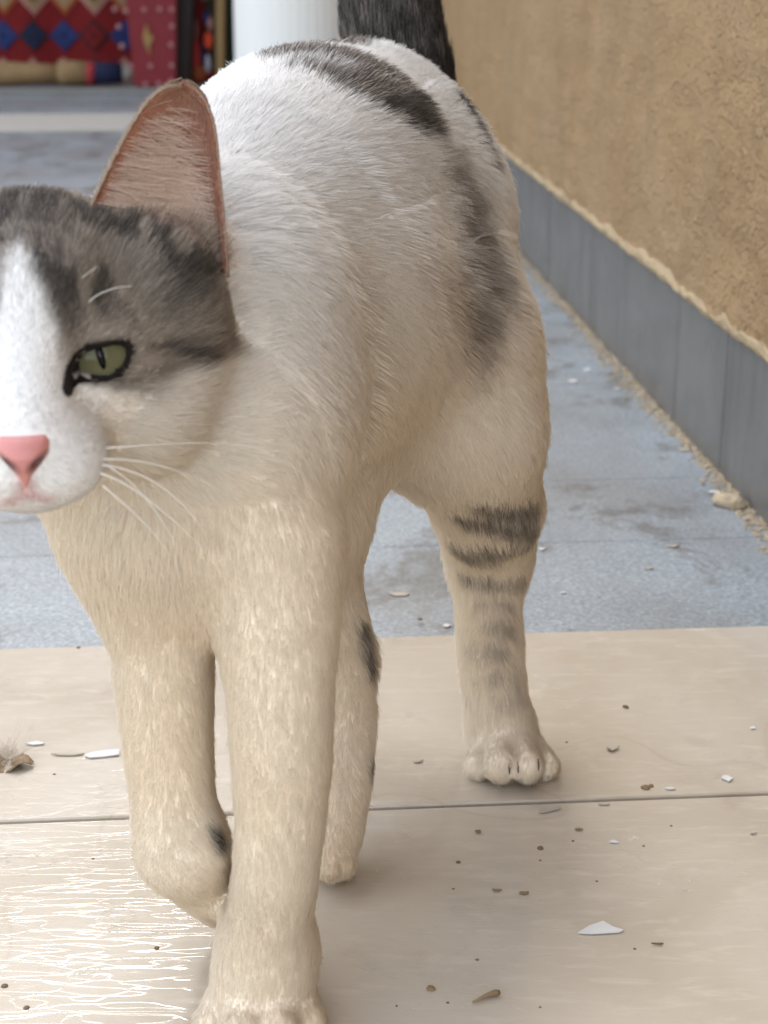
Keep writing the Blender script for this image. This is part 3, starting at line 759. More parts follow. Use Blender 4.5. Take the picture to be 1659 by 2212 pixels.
# ---- coat colours (a pattern fixed on the body)
body_bvh = BVHTree.FromPolygons([Vector(v) for v in BV], BF.tolist())
def on(px, py):
    o = Vector((0, 0, CAM_H)); d = (Vector(P(px, py, 1.0)) - o).normalized(); h = body_bvh.ray_cast(o, d)
    return np.array(h[0]) if h[0] is not None else None
def strokes(pts):
    """polyline of (px, py, radius px) laid on the coat -> 3-D capsules"""
    out = []; q = []
    for x, y, r in pts:
        p = on(x, y)
        if p is not None: q.append((p, R_px(r, (p[1] * CP + (CAM_H - p[2]) * SP))))
    for (a, ra), (b, rb) in zip(q[:-1], q[1:]): out.append((a, b, ra, rb))
    return out
def field(X, st):
    d = np.full(len(X), 1.0)
    for a, b, ra, rb in st:
        ab = b - a; h = np.clip(((X - a) @ ab) / (ab @ ab + 1e-12), 0, 1); e = X - a - h[:, None] * ab
        d = np.minimum(d, np.sqrt((e * e).sum(1)) - (ra + (rb - ra) * h))
    return d
ST = {
 'saddle': strokes([(590, 130, 30), (680, 118, 60), (770, 135, 70), (840, 170, 64), (900, 215, 40)]) + strokes([(650, 150, 30), (730, 178, 60), (810, 210, 66), (880, 240, 56), (925, 258, 34)]) + strokes([(800, 180, 60), (890, 250, 44)]) + strokes([(600, 122, 40), (680, 100, 60), (755, 94, 60)]),
 'thigh': strokes([(985, 390, 30), (1012, 440, 44), (1030, 520, 50), (1035, 600, 56), (1030, 690, 40)]) ,
 'thigh2': strokes([(930, 600, 40), (980, 660, 50), (1010, 720, 44)]),
 'back': strokes([(985, 215, 20), (1012, 255, 18), (1035, 300, 14), (1052, 345, 12)]),
 'pad': strokes([(458, 1790, 12), (468, 1812, 15)]),
 'hock': strokes([(1030, 1082, 16), (1090, 1096, 16), (1150, 1085, 30)]) + strokes([(985, 1105, 12), (1050, 1120, 18), (1130, 1130, 26), (1150, 1140, 26)]),
 'hock2': strokes([(978, 1172, 16), (1040, 1185, 24), (1100, 1178, 20), (1135, 1165, 16)]),
 'hock3': strokes([(1000, 1232, 6), (1060, 1250, 9), (1125, 1242, 13)]),
 'shank': strokes([(1040, 1292, 6), (1090, 1300, 9), (1125, 1288, 11)]) + strokes([(1060, 1342, 5), (1100, 1350, 9), (1130, 1340, 10)]) + strokes([(1030, 1398, 6), (1085, 1404, 10), (1132, 1396, 12)]) + strokes([(1070, 1450, 8), (1110, 1458, 12), (1138, 1446, 10)]) + strokes([(1085, 1505, 12), (1125, 1500, 10)]),
 'inner': strokes([(776, 1340, 12), (788, 1400, 14), (797, 1440, 12)]) + strokes([(812, 1545, 10), (808, 1580, 10)]) + strokes([(800, 1640, 12), (798, 1665, 12)]),
 'pit': strokes([(330, 480, 18), (390, 500, 30), (430, 535, 20)]),
 'pink': strokes([(62, 1040, 7), (66, 1062, 9), (85, 1075, 7), (110, 1078, 5)]),
 'line': strokes([(322, 750, 8), (370, 756, 14), (408, 774, 13), (440, 786, 12)]),
 'smudge': strokes([(268, 822, 16), (312, 842, 20), (338, 810, 16)]),
 'brow1': strokes([(138, 640, 12), (145, 690, 16), (150, 720, 9)]), 'brow2': strokes([(208, 665, 12), (214, 680, 12)]),
 'fore': strokes([(95, 470, 14), (105, 520, 14), (122, 590, 16)]) + strokes([(20, 440, 10), (35, 520, 10)]) + strokes([(75, 420, 8), (70, 470, 8)]) + strokes([(160, 420, 12), (140, 480, 10)]),
}
# mask of the dark hood on the head, in head coordinates
BLAZE = toH(np.array([p for p in [on(58, 555), on(60, 640), on(60, 760), on(60, 900)] if p is not None]))
WHITE = np.array([0.92, 0.91, 0.895]); CREAM_BOUNCE = np.array([0.94, 0.79, 0.60]); GREY = np.array([0.175, 0.148, 0.125]); DARK = np.array([0.040, 0.034, 0.031])
tail0 = P(880, 300, 0.735)
def head_w(X):
    q = toH(X); return q, (q[:, 1] > -0.046) & (np.abs(q[:, 0]) < 0.062) & (q[:, 2] > -0.045) & (q[:, 2] < 0.062)
def owner(X):
    dh = np.full(len(X), 1.0); db = np.full(len(X), 1.0)
    for i, p in enumerate(PR):
        q = pdist(p, X)
        if i < NB: db = np.minimum(db, q)
        else: dh = np.minimum(dh, q)
    return dh - db
def coat(X, jit=0.0):
    n = len(X); c = np.tile(WHITE, (n, 1))
    nz = fbm(X, 55, 5, 3); n2 = fbm(X, 260, 8, 3); n3 = fbm(X, 18, 11, 2)
    wob = (n2 - 0.5) * 0.010 + (nz - 0.5) * 0.008 + jit
    def paint(mask, colr):
        nonlocal c
        m = np.clip(mask, 0, 1)[:, None]; c = c * (1 - m) + colr * m
    def sm(d, w_): return np.clip(0.5 - d / w_, 0, 1)
    # cream fur plus painted warm bounce light, growing down towards belly and legs
    face = np.clip((toH(X)[:, 1] - 0.020) / 0.012, 0, 1) * (X[:, 2] > 0.155)
    paint(np.clip((0.245 - X[:, 2]) / 0.08, 0, 1) * (0.6 + 0.4 * n3) * (1 - 0.85 * face), CREAM_BOUNCE)
    c = c * (1 - 0.10 * face)[:, None]  # face painted darker so its white does not burn out
    grz = GREY * (0.65 + 0.9 * n2[:, None])
    paint(sm(field(X, ST['saddle']) + wob * 0.55, 0.006) * 0.96, DARK * 1.3 + GREY * 0.35 * nz[:, None])
    paint(sm(field(X, ST['thigh']) - 0.003 + wob * 1.6, 0.018) * 0.82, grz)
    paint(sm(field(X, ST['thigh2']) + wob * 1.4, 0.022) * 0.45, np.array([0.36, 0.25, 0.17]))
    paint(sm(field(X, ST['back']) + wob * 0.6, 0.006), DARK * 1.6)
    paint(sm(field(X, ST['hock']) + wob * 0.7, 0.006) * 0.85, grz * 0.75); paint(sm(field(X, ST['hock2']) + wob * 0.7, 0.006) * 0.8, grz * 0.8)
    paint(sm(field(X, ST['hock3']) + wob * 0.4, 0.005) * 0.8, grz * 0.7); paint(sm(field(X, ST['shank']) + wob * 0.6, 0.006) * 0.55, grz * 1.1)
    paint(sm(field(X, ST['inner']) + wob * 0.4, 0.004) * 0.9, DARK * 1.5)
    paint(sm(field(X, ST['pad']) + wob * 0.2, 0.004), DARK)
    # tail
    tz = (X[:, 1] > P(880, 300, 0.70)[1]) & (X[:, 2] > 0.235) & (np.linalg.norm((X - tail0)[:, :2] - 0, axis=1) < 0.06)
    dtail = np.full(n, 1.0)
    for p in PR[TAIL0:TAIL1]: dtail = np.minimum(dtail, pdist(p, X))
    db = np.full(n, 1.0)
    for p in PR[:6]: db = np.minimum(db, pdist(p, X))
    paint(sm(dtail - db + 0.002 + wob * 0.4, 0.004) * (dtail < 0.006), DARK * 0.7 + GREY * 0.2 * (n2[:, None] > 0.55))
    # hood
    q, hm = head_w(X)
    if hm.any():
        qq = q[hm]; w2 = wob[hm]; z = qq[:, 2]
        # white blaze: narrow at the crown, widening down to the muzzle
        bw = np.interp(z, [-0.03, -0.012, -0.002, 0.004, 0.012, 0.020, 0.028, 0.034], [0.060, 0.030, 0.0125, 0.0100, 0.0085, 0.0055, 0.0022, -0.003])
        out = np.abs(qq[:, 0]) - bw + w2 * 0.35                        # >0 outside the blaze
        low = z - np.interp(np.abs(qq[:, 0]), [0, 0.012, 0.020, 0.027, 0.040, 0.055], [-0.002, -0.001, -0.006, -0.006, -0.005, -0.007]) - (qq[:, 1] < -0.03) * 0.0
        hood = sm(-np.minimum(out, low + w2 * 0.3), 0.0035) * np.clip((qq[:, 1] + 0.023) / 0.008, 0, 1)
        pass
        hood = hood * sm(owner(X[hm]) + 0.003, 0.004)
        full = np.zeros(n); full[hm] = hood
        st_ = fbm(q * np.array([2.4, 1, 0.6]), 95, 21, 3)
        g = np.array([0.34, 0.295, 0.25]) * (0.35 + 1.3 * st_[:, None])
        sk = fbm(q * np.array([1.0, 0.55, 0.22]), 210, 41, 2); g = g * (1 - 0.72 * np.clip((0.49 - sk) / 0.05, 0, 1) * np.clip((q[:, 2] - 0.006) / 0.012, 0, 1))[:, None]
        top = np.clip((q[:, 2] - 0.022) / 0.018, 0, 1)[:, None] * np.clip(1 - (np.abs(q[:, :1]) - 0.02) / 0.012, 0, 1)
        g = g * (1 - 0.55 * top) + np.array([0.10, 0.085, 0.078]) * (0.6 + 0.8 * st_[:, None]) * 0.55 * top
        paint(full, g)
        for X2 in (X, mirror(X)):
            paint(sm(field(X2, ST['line']) + wob * 0.15, 0.004) * 0.95 * hm, DARK)
            paint(sm(field(X2, ST['smudge']) + wob * 0.5, 0.006) * 0.75 * hm, GREY * 0.8)
            paint(sm(field(X2, ST['brow1']) + wob * 0.3, 0.005) * 0.75 * hm, DARK * 1.8); paint(sm(field(X2, ST['brow2']) + wob * 0.3, 0.005) * 0.7 * hm, DARK * 1.8)
            paint(sm(field(X2, ST['fore']) + wob * 0.3, 0.005) * 0.75 * hm, DARK * 1.5)
            paint(sm(field(X2, ST['pit']) + wob * 0.3, 0.008) * 0.75 * hm, np.array([0.27, 0.15, 0.115]))
            paint(sm(field(X2, ST['pink']) + wob * 0.05, 0.004) * 0.85 * hm, np.array([0.50, 0.20, 0.18]))
    return np.clip(c, 0.012, 0.95)

def mat_attr(name, rough, spec, mul=1.0, fac=None):
    t = NT(name); a = t.n('Attribute'); a.attribute_name = 'coat'
    t.set(Base_Color=a.outputs['Color'], Roughness=rough, Specular_IOR_Level=spec); return t
tk = mat_attr('cat_skin', 0.75, 0.2); M_SKIN = tk.m
tf = NT('cat_fur'); a_ = tf.n('Attribute'); a_.attribute_name = 'coat'
hi_ = tf.n('HairInfo')
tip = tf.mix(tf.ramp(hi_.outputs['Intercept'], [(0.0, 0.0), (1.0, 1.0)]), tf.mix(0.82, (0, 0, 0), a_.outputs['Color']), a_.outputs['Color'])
df = tf.n('BsdfDiffuse'); tr = tf.n('BsdfTranslucent'); gl = tf.n('BsdfGlossy'); gl.inputs['Roughness'].default_value = 0.45
sn = tf.n('Attribute'); sn.attribute_name = 'skin_normal'; ge = tf.n('NewGeometry')
def vm(op, a, b=None, sc=None):
    m = tf.n('VectorMath', operation=op); tf.l(a, m.inputs[0])
    if b is not None: tf.l(b, m.inputs[1])
    if sc is not None: m.inputs['Scale'].default_value = sc
    return m.outputs[0]
nmix = vm('NORMALIZE', vm('ADD', vm('SCALE', sn.outputs['Vector'], sc=0.85), vm('SCALE', ge.outputs['Normal'], sc=0.15)))
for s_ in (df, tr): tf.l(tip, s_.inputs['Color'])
tf.l(nmix, df.inputs['Normal'])
tf.l(tf.mix(0.5, a_.outputs['Color'], (0.6, 0.6, 0.6)), gl.inputs['Color'])
m1 = tf.n('MixShader'); m1.inputs[0].default_value = 0.30; tf.l(df.outputs[0], m1.inputs[1]); tf.l(tr.outputs[0], m1.inputs[2])
m2 = tf.n('MixShader'); m2.inputs[0].default_value = 0.05; tf.l(m1.outputs[0], m2.inputs[1]); tf.l(gl.outputs[0], m2.inputs[2])
tf.l(m2.outputs[0], tf.out.inputs['Surface']); M_FUR = tf.m

CAT = empty('cat', (P(1090, 1690, 0.64)[0] * 0.3, 0.5, 0), label='white cat with grey tabby head and dark tail walking across the beige tiles', cat='cat')
body = local(fast_mesh('body', BV, BF, M_SKIN, CAT))
def set_coat(o, X, colr=None):
    c = coat(X) if colr is None else colr
    at = o.data.attributes.new('coat', 'FLOAT_COLOR', 'POINT')
    at.data.foreach_set('color', np.hstack([c, np.ones((len(c), 1))]).astype(np.float32).ravel())
bc_ = coat(BV); bc_[eye_zone(BV, outUV * 1.10 - outUV.mean(0) * 0.10, -0.008) | (np.linalg.norm(BV - EC, axis=1) < 0.0122) | (np.linalg.norm(BV - mirror(EC)[0], axis=1) < 0.0122)] = [0.014, 0.010, 0.009]; bc_[z_] = [0.014, 0.010, 0.009]
for rp in np.vstack([innW, mirror(innW)]): bc_[np.linalg.norm(BV - rp, axis=1) < 0.0026] = [0.014, 0.010, 0.009]
set_coat(body, BV, bc_)

# ---- eyes
def sph(c, g, r, n=48, m=24):
    u, v = frame(g); V, F = [c + g * r], []
    for i in range(1, m):
        th = math.pi * i / m
        for k in range(n):
            ph = 2 * math.pi * k / n; V.append(c + r * (g * math.cos(th) + math.sin(th) * (u * math.cos(ph) + v * math.sin(ph))))
    V.append(c - g * r); L_ = len(V) - 1
    for k in range(n):
        F.append((0, 1 + k, 1 + (k + 1) % n)); F.append((L_, L_ - n + (k + 1) % n, L_ - n + k))
        for i in range(m - 2): a = 1 + i * n + k; b = 1 + i * n + (k + 1) % n; F.append((a, a + n, b + n, b))
    return np.array(V), F
t = NT('cat_iris'); v = t.coord(); sx = t.n('SeparateXYZ'); t.l(v, sx.inputs[0])
rad = t.math('SQRT', t.math('ADD', t.math('POWER', sx.outputs[0], 2), t.math('POWER', sx.outputs[1], 2)))
nzi = t.noise(t.coord((1, 1, 1)), 900, 3)
ic = t.ramp(t.math('MULTIPLY_ADD', nzi, 0.10, t.math('MULTIPLY', rad, 88.0)), [(0.0, (0.10, 0.095, 0.045)), (0.35, (0.125, 0.12, 0.062)), (0.75, (0.16, 0.15, 0.082)), (0.93, (0.06, 0.05, 0.025)), (1.0, (0.012, 0.009, 0.007))])
M_IRIS = t.set(Base_Color=ic, Roughness=0.08, Specular_IOR_Level=0.2)
M_PUPIL = plain('cat_pupil', (0.005, 0.006, 0.006), 0.1, 0.1, 30, 0.25)
M_RIM = plain('cat_eye_rim', (0.012, 0.008, 0.007), 0.5, 0.2, 300, 0.2)
def eye(s):
    f = (lambda X: X) if s > 0 else (lambda X: mirror(X)); g = GZ[s]; c = f(EC)[0] if s < 0 else EC
    V, F = sph(np.zeros(3), np.array([0, 0, 1.0]), 0.0128)
    look = np.array([0, 0, CAM_H]) - c; look = look / np.linalg.norm(look); look = 0.6 * look + 0.4 * g; look /= np.linalg.norm(look)
    tgt = hit_sphere(217, 768, EC, 0.0128) if s > 0 else None
    if s > 0: look = (tgt - EC) / np.linalg.norm(tgt - EC)
    u, v_ = frame(look)
    o = mesh_obj('eye', V, F, M_IRIS, CAT, True)
    mat = Matrix(((u[0], v_[0], look[0], c[0]), (u[1], v_[1], look[1], c[1]), (u[2], v_[2], look[2], c[2]), (0, 0, 0, 1)))
    o.matrix_parent_inverse = Matrix.Translation(-CAT.location); o.matrix_basis = mat
    # slit pupil: a thin shell lying on the eyeball
    hs_, ws_ = 0.0036, 0.0010; n = 24; ring = []
    for k in range(n):
        a = 2 * math.pi * k / n; x = ws_ * math.cos(a) * (abs(math.cos(a)) ** 0.2); y = hs_ * math.sin(a)
        ring.append((x - y * 0.18, y))
    R1 = 0.01308; V2 = [(0, 0, R1)] + [(x, y, math.sqrt(R1 * R1 - x * x - y * y)) for x, y in ring] + [(x, y, math.sqrt(R1 * R1 - x * x - y * y) - 0.0006) for x, y in ring]
    F2 = [(0, 1 + k, 1 + (k + 1) % n) for k in range(n)] + [(1 + k, 1 + n + k, 1 + n + (k + 1) % n, 1 + (k + 1) % n) for k in range(n)]
    mesh_obj('pupil', V2, F2, M_PUPIL, o, True)
    # dark rim of the lids
    A = f(outW); B = f(innW); n = len(A); down = lambda X, d: X - GZ[s] * d
    mid = f(0.4 * outW + 0.6 * innW) + GZ[s] * 0.0005
    rings = [down(A, 0.004), A, mid, B, down(B, 0.003)]
    V3 = np.vstack(rings); F3 = []
    for i in range(4):
        for k in range(n):
            q4 = (i * n + k, i * n + (k + 1) % n, (i + 1) * n + (k + 1) % n, (i + 1) * n + k); F3.append(q4 if s > 0 else q4[::-1])
    rim = mesh_obj('eyelid_rim', V3, F3, M_RIM, None, True); rim.parent = CAT; local(rim)
for s in (1, -1): eye(s)

# ---- nose leather
_n = on(50, 985); NOSE_C = _n + HF * 0.0012
no = toH(NOSE_C[None])[0]
def nose_f(q):
    x, y, z = np.abs(q[:, 0]), q[:, 1], q[:, 2]
    # rounded triangle, wide at the top
    hw = np.interp(z, [-0.0088, -0.0065, -0.0045, -0.002, 0.0005, 0.003, 0.005], [0.0006, 0.0012, 0.0022, 0.0043, 0.0060, 0.0064, 0.0048])
    d2 = np.maximum(x - hw, np.maximum(z - 0.0046, -0.0088 - z)) * 0.8
    front = 0.0026 - 75 * x * x + np.where(z < 0, z * 0.45, -z * 0.35)
    d = smax(d2, (y - front) * 0.8, 0.0025); d = np.maximum(d, -0.010 - y)
    # comma nostrils
    a = np.stack([x - 0.0034, (y - 0.0005) * 0.6, z + 0.0014 - (x - 0.0034) * 0.6], 1); nst = np.sqrt((a * a * np.array([0.45, 1, 1])).sum(1)) - 0.0011
    d = smax(d, -nst, 0.0008)
    d = smax(d, -(np.sqrt(x * x + (y - front) ** 2 * 0.6) - 0.0004) - np.where(z > -0.004, 0.01, 0), 0.0005)
    return d
class F_: pass
def field_surface(f, lo, hi, h):
    global PR
    keep = PR; p = Prim(); p.t = 'f'; p.f = f; p.lo = np.asarray(lo) + 0.022; p.hi = np.asarray(hi) - 0.022; p.k = 1e-6; p.sub = False
    old = globals()['pdist']; globals()['pdist'] = lambda pp, X: pp.f(X); PR = [p]
    p.lo = np.asarray(lo) + 0.03; p.hi = np.asarray(hi) - 0.03; p.lo, p.hi = np.asarray(lo, float), np.asarray(hi, float)
    r = surface(lo, hi, h); globals()['pdist'] = old; PR = keep; return r
NV, NF = field_surface(nose_f, (-0.010, -0.012, -0.011), (0.010, 0.006, 0.007), 0.00035)
tn = NT('cat_nose'); an = tn.n('Attribute'); an.attribute_name = 'coat'; vv = tn.coord()
M_NOSE = tn.set(Base_Color=an.outputs['Color'], Roughness=0.42, Specular_IOR_Level=0.4, Normal=tn.bump(tn.noise(vv, 1500, 2), 0.25, 0.0002), Subsurface_Weight=0.15)
M_NOSE.node_tree.nodes['Principled BSDF'].inputs['Subsurface Scale'].default_value = 0.002
nose = local(fast_mesh('nose', NOSE_C + NV @ HM.T, NF, M_NOSE, CAT))
xn = np.abs(NV[:, 0]); nd = np.sqrt((xn - 0.0034) ** 2 * 0.5 + (NV[:, 2] + 0.0014 - (xn - 0.0034) * 0.6) ** 2)
ncol = np.array([0.56, 0.235, 0.215]) * (1 - 0.72 * np.clip(1.6 - nd / 0.0016, 0, 1))[:, None]  # shade of the nostril hollows put into the colour
set_coat(nose, None, ncol)

# ---- ears
te = NT('cat_ear'); ae = te.n('Attribute'); ae.attribute_name = 'coat'; de = te.n('BsdfDiffuse'); tre = te.n('BsdfTranslucent'); me_ = te.n('MixShader'); me_.inputs[0].default_value = 0.5
te.l(ae.outputs['Color'], de.inputs['Color']); te.l(ae.outputs['Color'], tre.inputs['Color']); te.l(de.outputs[0], me_.inputs[1]); te.l(tre.outputs[0], me_.inputs[2]); te.l(me_.outputs[0], te.out.inputs['Surface']); M_EAR = te.m
def resample(pts, n):
    pts = np.asarray(pts, float); d = np.r_[0, np.cumsum(np.linalg.norm(np.diff(pts, axis=0), axis=1))]; t_ = np.linspace(0, d[-1], n)
    return np.stack([np.interp(t_, d, pts[:, i]) for i in range(pts.shape[1])], 1)
NVv, NUu = 30, 25
innE = resample([(178, 500), (190, 462), (215, 408), (250, 335), (285, 270), (315, 225), (340, 200), (366, 188), (392, 185)], NVv)
outE = resample([(490, 600), (484, 520), (481, 470), (476, 420), (470, 360), (466, 305), (456, 255), (440, 216), (420, 194), (392, 185)], NVv)
def ear_sheet(push):
    A = np.zeros((NVv, NUu, 3))
    for i in range(NVv):
        v_ = i / (NVv - 1); di = 0.418 + 0.034 * v_; do = 0.436 + 0.018 * v_
        a, b = P(*innE[i], di), P(*outE[i], do)
        deep = 0.019 * (1 - v_) ** 0.65 + 0.001
        for j in range(NUu):
            u = j / (NUu - 1); base_ = a + (b - a) * u
            cup = (4 * u * (1 - u)) ** 0.75
            A[i, j] = base_ + np.array([0.18, 0.96, -0.15]) * deep * cup + push * np.array([0.1, 1.0, 0.2])
    return A
EAR_IN = ear_sheet(0.0); 
def grid_norm(A):
    du = np.gradient(A, axis=0); dv = np.gradient(A, axis=1); n = np.cross(dv, du); n /= np.linalg.norm(n, axis=2, keepdims=True) + 1e-12
    return n
EN = grid_norm(EAR_IN)
if EN[10, 12] @ (np.array([0, 0, CAM_H]) - EAR_IN[10, 12]) < 0: EN = -EN
edge = np.minimum(1, 4 * np.minimum(np.linspace(0, 1, NUu), 1 - np.linspace(0, 1, NUu)))[None, :, None]
EAR_OUT = EAR_IN - EN * (0.0007 + 0.0012 * edge)
def ear(s):
    f = (lambda X: X) if s > 0 else mirror
    a = f(EAR_IN.reshape(-1, 3)); b = f(EAR_OUT.reshape(-1, 3)); I = np.arange(NVv * NUu).reshape(NVv, NUu); N = NVv * NUu
    Q = np.stack([I[:-1, :-1], I[1:, :-1], I[1:, 1:], I[:-1, 1:]], -1).reshape(-1, 4)
    bd = list(I[:, 0]) + list(I[-1, 1:]) + list(I[::-1, -1][1:]) + list(I[0, ::-1][1:-1])
    side = np.array([[bd[k], bd[k] + N, bd[(k + 1) % len(bd)] + N, bd[(k + 1) % len(bd)]] for k in range(len(bd))])
    F = np.vstack([Q[:, ::-1], Q + N, side])
    if s < 0: F = F[:, ::-1]
    o = local(fast_mesh('ear', np.vstack([a, b]), F, M_EAR, CAT))
    uu_ = np.tile(np.linspace(0, 1, NUu), NVv); vv_ = np.repeat(np.linspace(0, 1, NVv), NUu)
    ci = np.array([0.70, 0.34, 0.235]) * (0.75 + 0.4 * fbm(np.vstack([a]), 120, 4, 2))[:, None]
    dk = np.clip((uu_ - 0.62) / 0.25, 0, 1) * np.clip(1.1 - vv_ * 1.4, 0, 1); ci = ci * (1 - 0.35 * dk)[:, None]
    co = np.tile(np.array([0.40, 0.28, 0.21]), (N, 1))
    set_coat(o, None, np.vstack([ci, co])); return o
for s in (1, -1): ear(s)

# ---- fur
tri = np.vstack([BF[:, [0, 1, 2]], BF[:, [0, 2, 3]]])
e1, e2 = BV[tri[:, 1]] - BV[tri[:, 0]], BV[tri[:, 2]] - BV[tri[:, 0]]; area = 0.5 * np.linalg.norm(np.cross(e1, e2), axis=1)
def sample(n):
    t_ = rng.choice(len(tri), n, p=area * dens / (area * dens).sum()); r1, r2 = rng.random(n), rng.random(n); s_ = np.sqrt(r1)
    w_ = np.stack([1 - s_, s_ * (1 - r2), s_ * r2], 1)
    return (BV[tri[t_]] * w_[:, :, None]).sum(1)
cen = BV[tri].mean(1); qh = toH(cen)
dens = np.ones(len(tri)); dens[(np.linalg.norm(qh - [0, 0, 0], axis=1) < 0.062)] = 2.6; dens = np.where(dens > 2, dens, np.interp(cen[:, 2], [0.03, 0.15, 0.20], [2.0, 1.6, 1.0])); dens[cen[:, 2] > 0.34] = 0.5
NHAIR = 640000
root = sample(NHAIR)
root = root[(root[:, 2] > 0.0012)]
root = root[~eye_zone(root, outUV * 1.08 - outUV.mean(0) * 0.08)]
qn = (root - NOSE_C) @ HM
root = root[~((np.abs(qn[:, 0]) < np.interp(qn[:, 2], [-0.009, -0.006, -0.003, 0.0005, 0.003, 0.0052], [0.0002, 0.0008, 0.0022, 0.0050, 0.0058, 0.0044])) & (qn[:, 2] > -0.009) & (qn[:, 2] < 0.0052) & (np.abs(qn[:, 1]) < 0.009))]
N = len(root); nor = grad(root)
# flow and length blended from the nearby shapes
wsum = np.zeros(N) + 1e-9; flow = np.zeros((N, 3)); Ln = np.zeros(N)
for p in PR:
    m = np.all((root > p.lo - 0.03) & (root < p.hi + 0.03), 1)
    if not m.any(): continue
    wg = np.exp(-np.clip(pdist(p, root[m]), 0, 1) / 0.004); wsum[m] += wg; flow[m] += wg[:, None] * pflow(p, root[m]); Ln[m] += wg * p.L
flow /= wsum[:, None]; Ln /= wsum
q, hm = head_w(root)
fc = root - H(0, 0.050, -0.010); fc /= np.linalg.norm(fc, axis=1, keepdims=True)            # on the face the hair streams back from the nose
wh = np.clip((q[:, 1] + 0.040) / 0.02, 0, 1) * hm
flow = flow * (1 - wh)[:, None] + fc * wh[:, None]
fr = np.clip((q[:, 1] - 0.020) / 0.015, 0, 1) * hm; Ln = Ln * (1 - 0.55 * fr)
near_eye = np.minimum(np.linalg.norm(root - H(*EYE), axis=1), np.linalg.norm(root - H(-EYE[0], EYE[1], EYE[2]), axis=1)); Ln = np.where(near_eye < 0.017, np.minimum(Ln, 0.0021 + 0.10 * np.maximum(near_eye - 0.010, 0)), Ln)
sw = np.stack([fbm(root, 45, 31 + i * 7, 2) - 0.5 for i in range(3)], 1); sw2 = np.stack([vnoise(root, 320, 61 + i * 7) - 0.5 for i in range(3)], 1)
flow = flow + sw * np.where(Ln < 0.007, 0.3, 0.5)[:, None] + sw2 * 0.30 * (1 - 0.6 * wh)[:, None] + rng.normal(0, 0.07, (N, 3))
flow -= (flow * nor).sum(1, keepdims=True) * nor; flow /= np.linalg.norm(flow, axis=1, keepdims=True) + 1e-9
Ln = Ln * rng.uniform(0.65, 1.15, N) * np.where(rng.random(N) < 0.02, 1.45, 1.0)
lift = np.clip(0.34 - 0.12 * (Ln < 0.006) - 0.08 * wh + 0.20 * (fbm(root, 130, 77, 2) - 0.5) + rng.normal(0, 0.06, N), 0.12, 0.8)
K = 5; ts = np.linspace(0, 1, K)
pos = np.zeros((N, K, 3))
for i, t_ in enumerate(ts):
    pos[:, i] = root + (Ln * t_)[:, None] * flow * np.cos(lift * (1 - 0.3 * t_))[:, None] + (Ln * (t_ - 0.42 * t_ * t_))[:, None] * nor * np.sin(lift)[:, None] * 1.25
    if i == 0: pos[:, 0] -= nor * 0.0006
# clumping towards shared tips
ci_ = rng.choice(N, N // 9, replace=False); kd = kdtree.KDTree(len(ci_))
for j, k in enumerate(ci_): kd.insert(Vector(root[k]), j)
kd.balance()
cl_ = ci_[np.fromiter((kd.find(Vector(r))[1] for r in root), int, N)]
cf = (0.15 + 0.40 * vnoise(root, 60, 99))[:, None] * np.where(Ln < 0.007, 0.2, 1.0)[:, None]
for i, t_ in enumerate(ts):
    off = pos[cl_, i] - pos[:, i]; pos[:, i] += off * cf * (t_ ** 1.6)
colr = coat(root, rng.normal(0, 0.0016, N)) * (1 + rng.normal(0, 0.05, N))[:, None]
lum = colr.mean(1); tick = (lum < 0.3) & (rng.random(N) < np.where(root[:, 2] > 0.26, 0.4, 0.25)) ; colr[tick] = colr[tick] * np.where(root[tick, 2] > 0.26, 4.2, 1.8)[:, None] + 0.03
colr = np.clip(colr, 0.01, 0.955)
pos[:, :, 2] = np.maximum(pos[:, :, 2], 0.0006)
rad0 = np.where(Ln > 0.008, 0.00008, 0.00006) * np.ones(N)

# hair inside and along the rim of the ears
EA = EAR_IN.reshape(-1, 3)
ep, ec, er = [], [], []
def ear_at(i, j):
    i = np.clip(i, 0, NVv - 1.001); j = np.clip(j, 0, NUu - 1.001); a, b = int(i), int(j); fi, fj = i - a, j - b
    g_ = lambda A: A[a, b] * (1 - fi) * (1 - fj) + A[a + 1, b] * fi * (1 - fj) + A[a, b + 1] * (1 - fi) * fj + A[a + 1, b + 1] * fi * fj
    return g_(EAR_IN), g_(EN)
def ear_strand(i0, j0, i1, j1, Lm, liftm, colv, r0):
    p0, n0 = ear_at(i0, j0); p1, _ = ear_at(i1, j1); dv = p1 - p0; dv = dv / (np.linalg.norm(dv) + 1e-9)
    jit = rng.normal(0, 0.08, 3); st = [p0 + dv * Lm * t_ + n0 * Lm * liftm * (t_ - 0.45 * t_ * t_) + jit * Lm * t_ * t_ * 0.5 for t_ in ts]
    ep.append(st); ec.append(colv); er.append(r0)
tan = np.array([0.60, 0.47, 0.36])
for _ in range(2600):                                                  # long pale hairs sweeping out from the front edge
    i0 = abs(rng.normal(0, 0.30)) * NVv; j0 = rng.uniform(0.2, 9)
    if i0 > NVv * 0.78: continue
    ear_strand(i0, j0, i0 + rng.normal(0.2, 1.6) - 1.0, j0 + 9, rng.uniform(0.006, 0.026) * (1.05 - i0 / NVv), 0.42, np.array([0.84, 0.66, 0.54]) * rng.uniform(0.75, 1.1), 0.00008)
for _ in range(9000):                                                  # short velvet
    i0 = rng.uniform(0, NVv - 1); j0 = rng.uniform(0, NUu - 1)
    ear_strand(i0, j0, i0 + 3, j0 + rng.normal(1.0, 1.5), rng.uniform(0.0012, 0.003), 0.5, np.array([0.56, 0.30, 0.20]) * rng.uniform(0.7, 1.25), 0.00005)
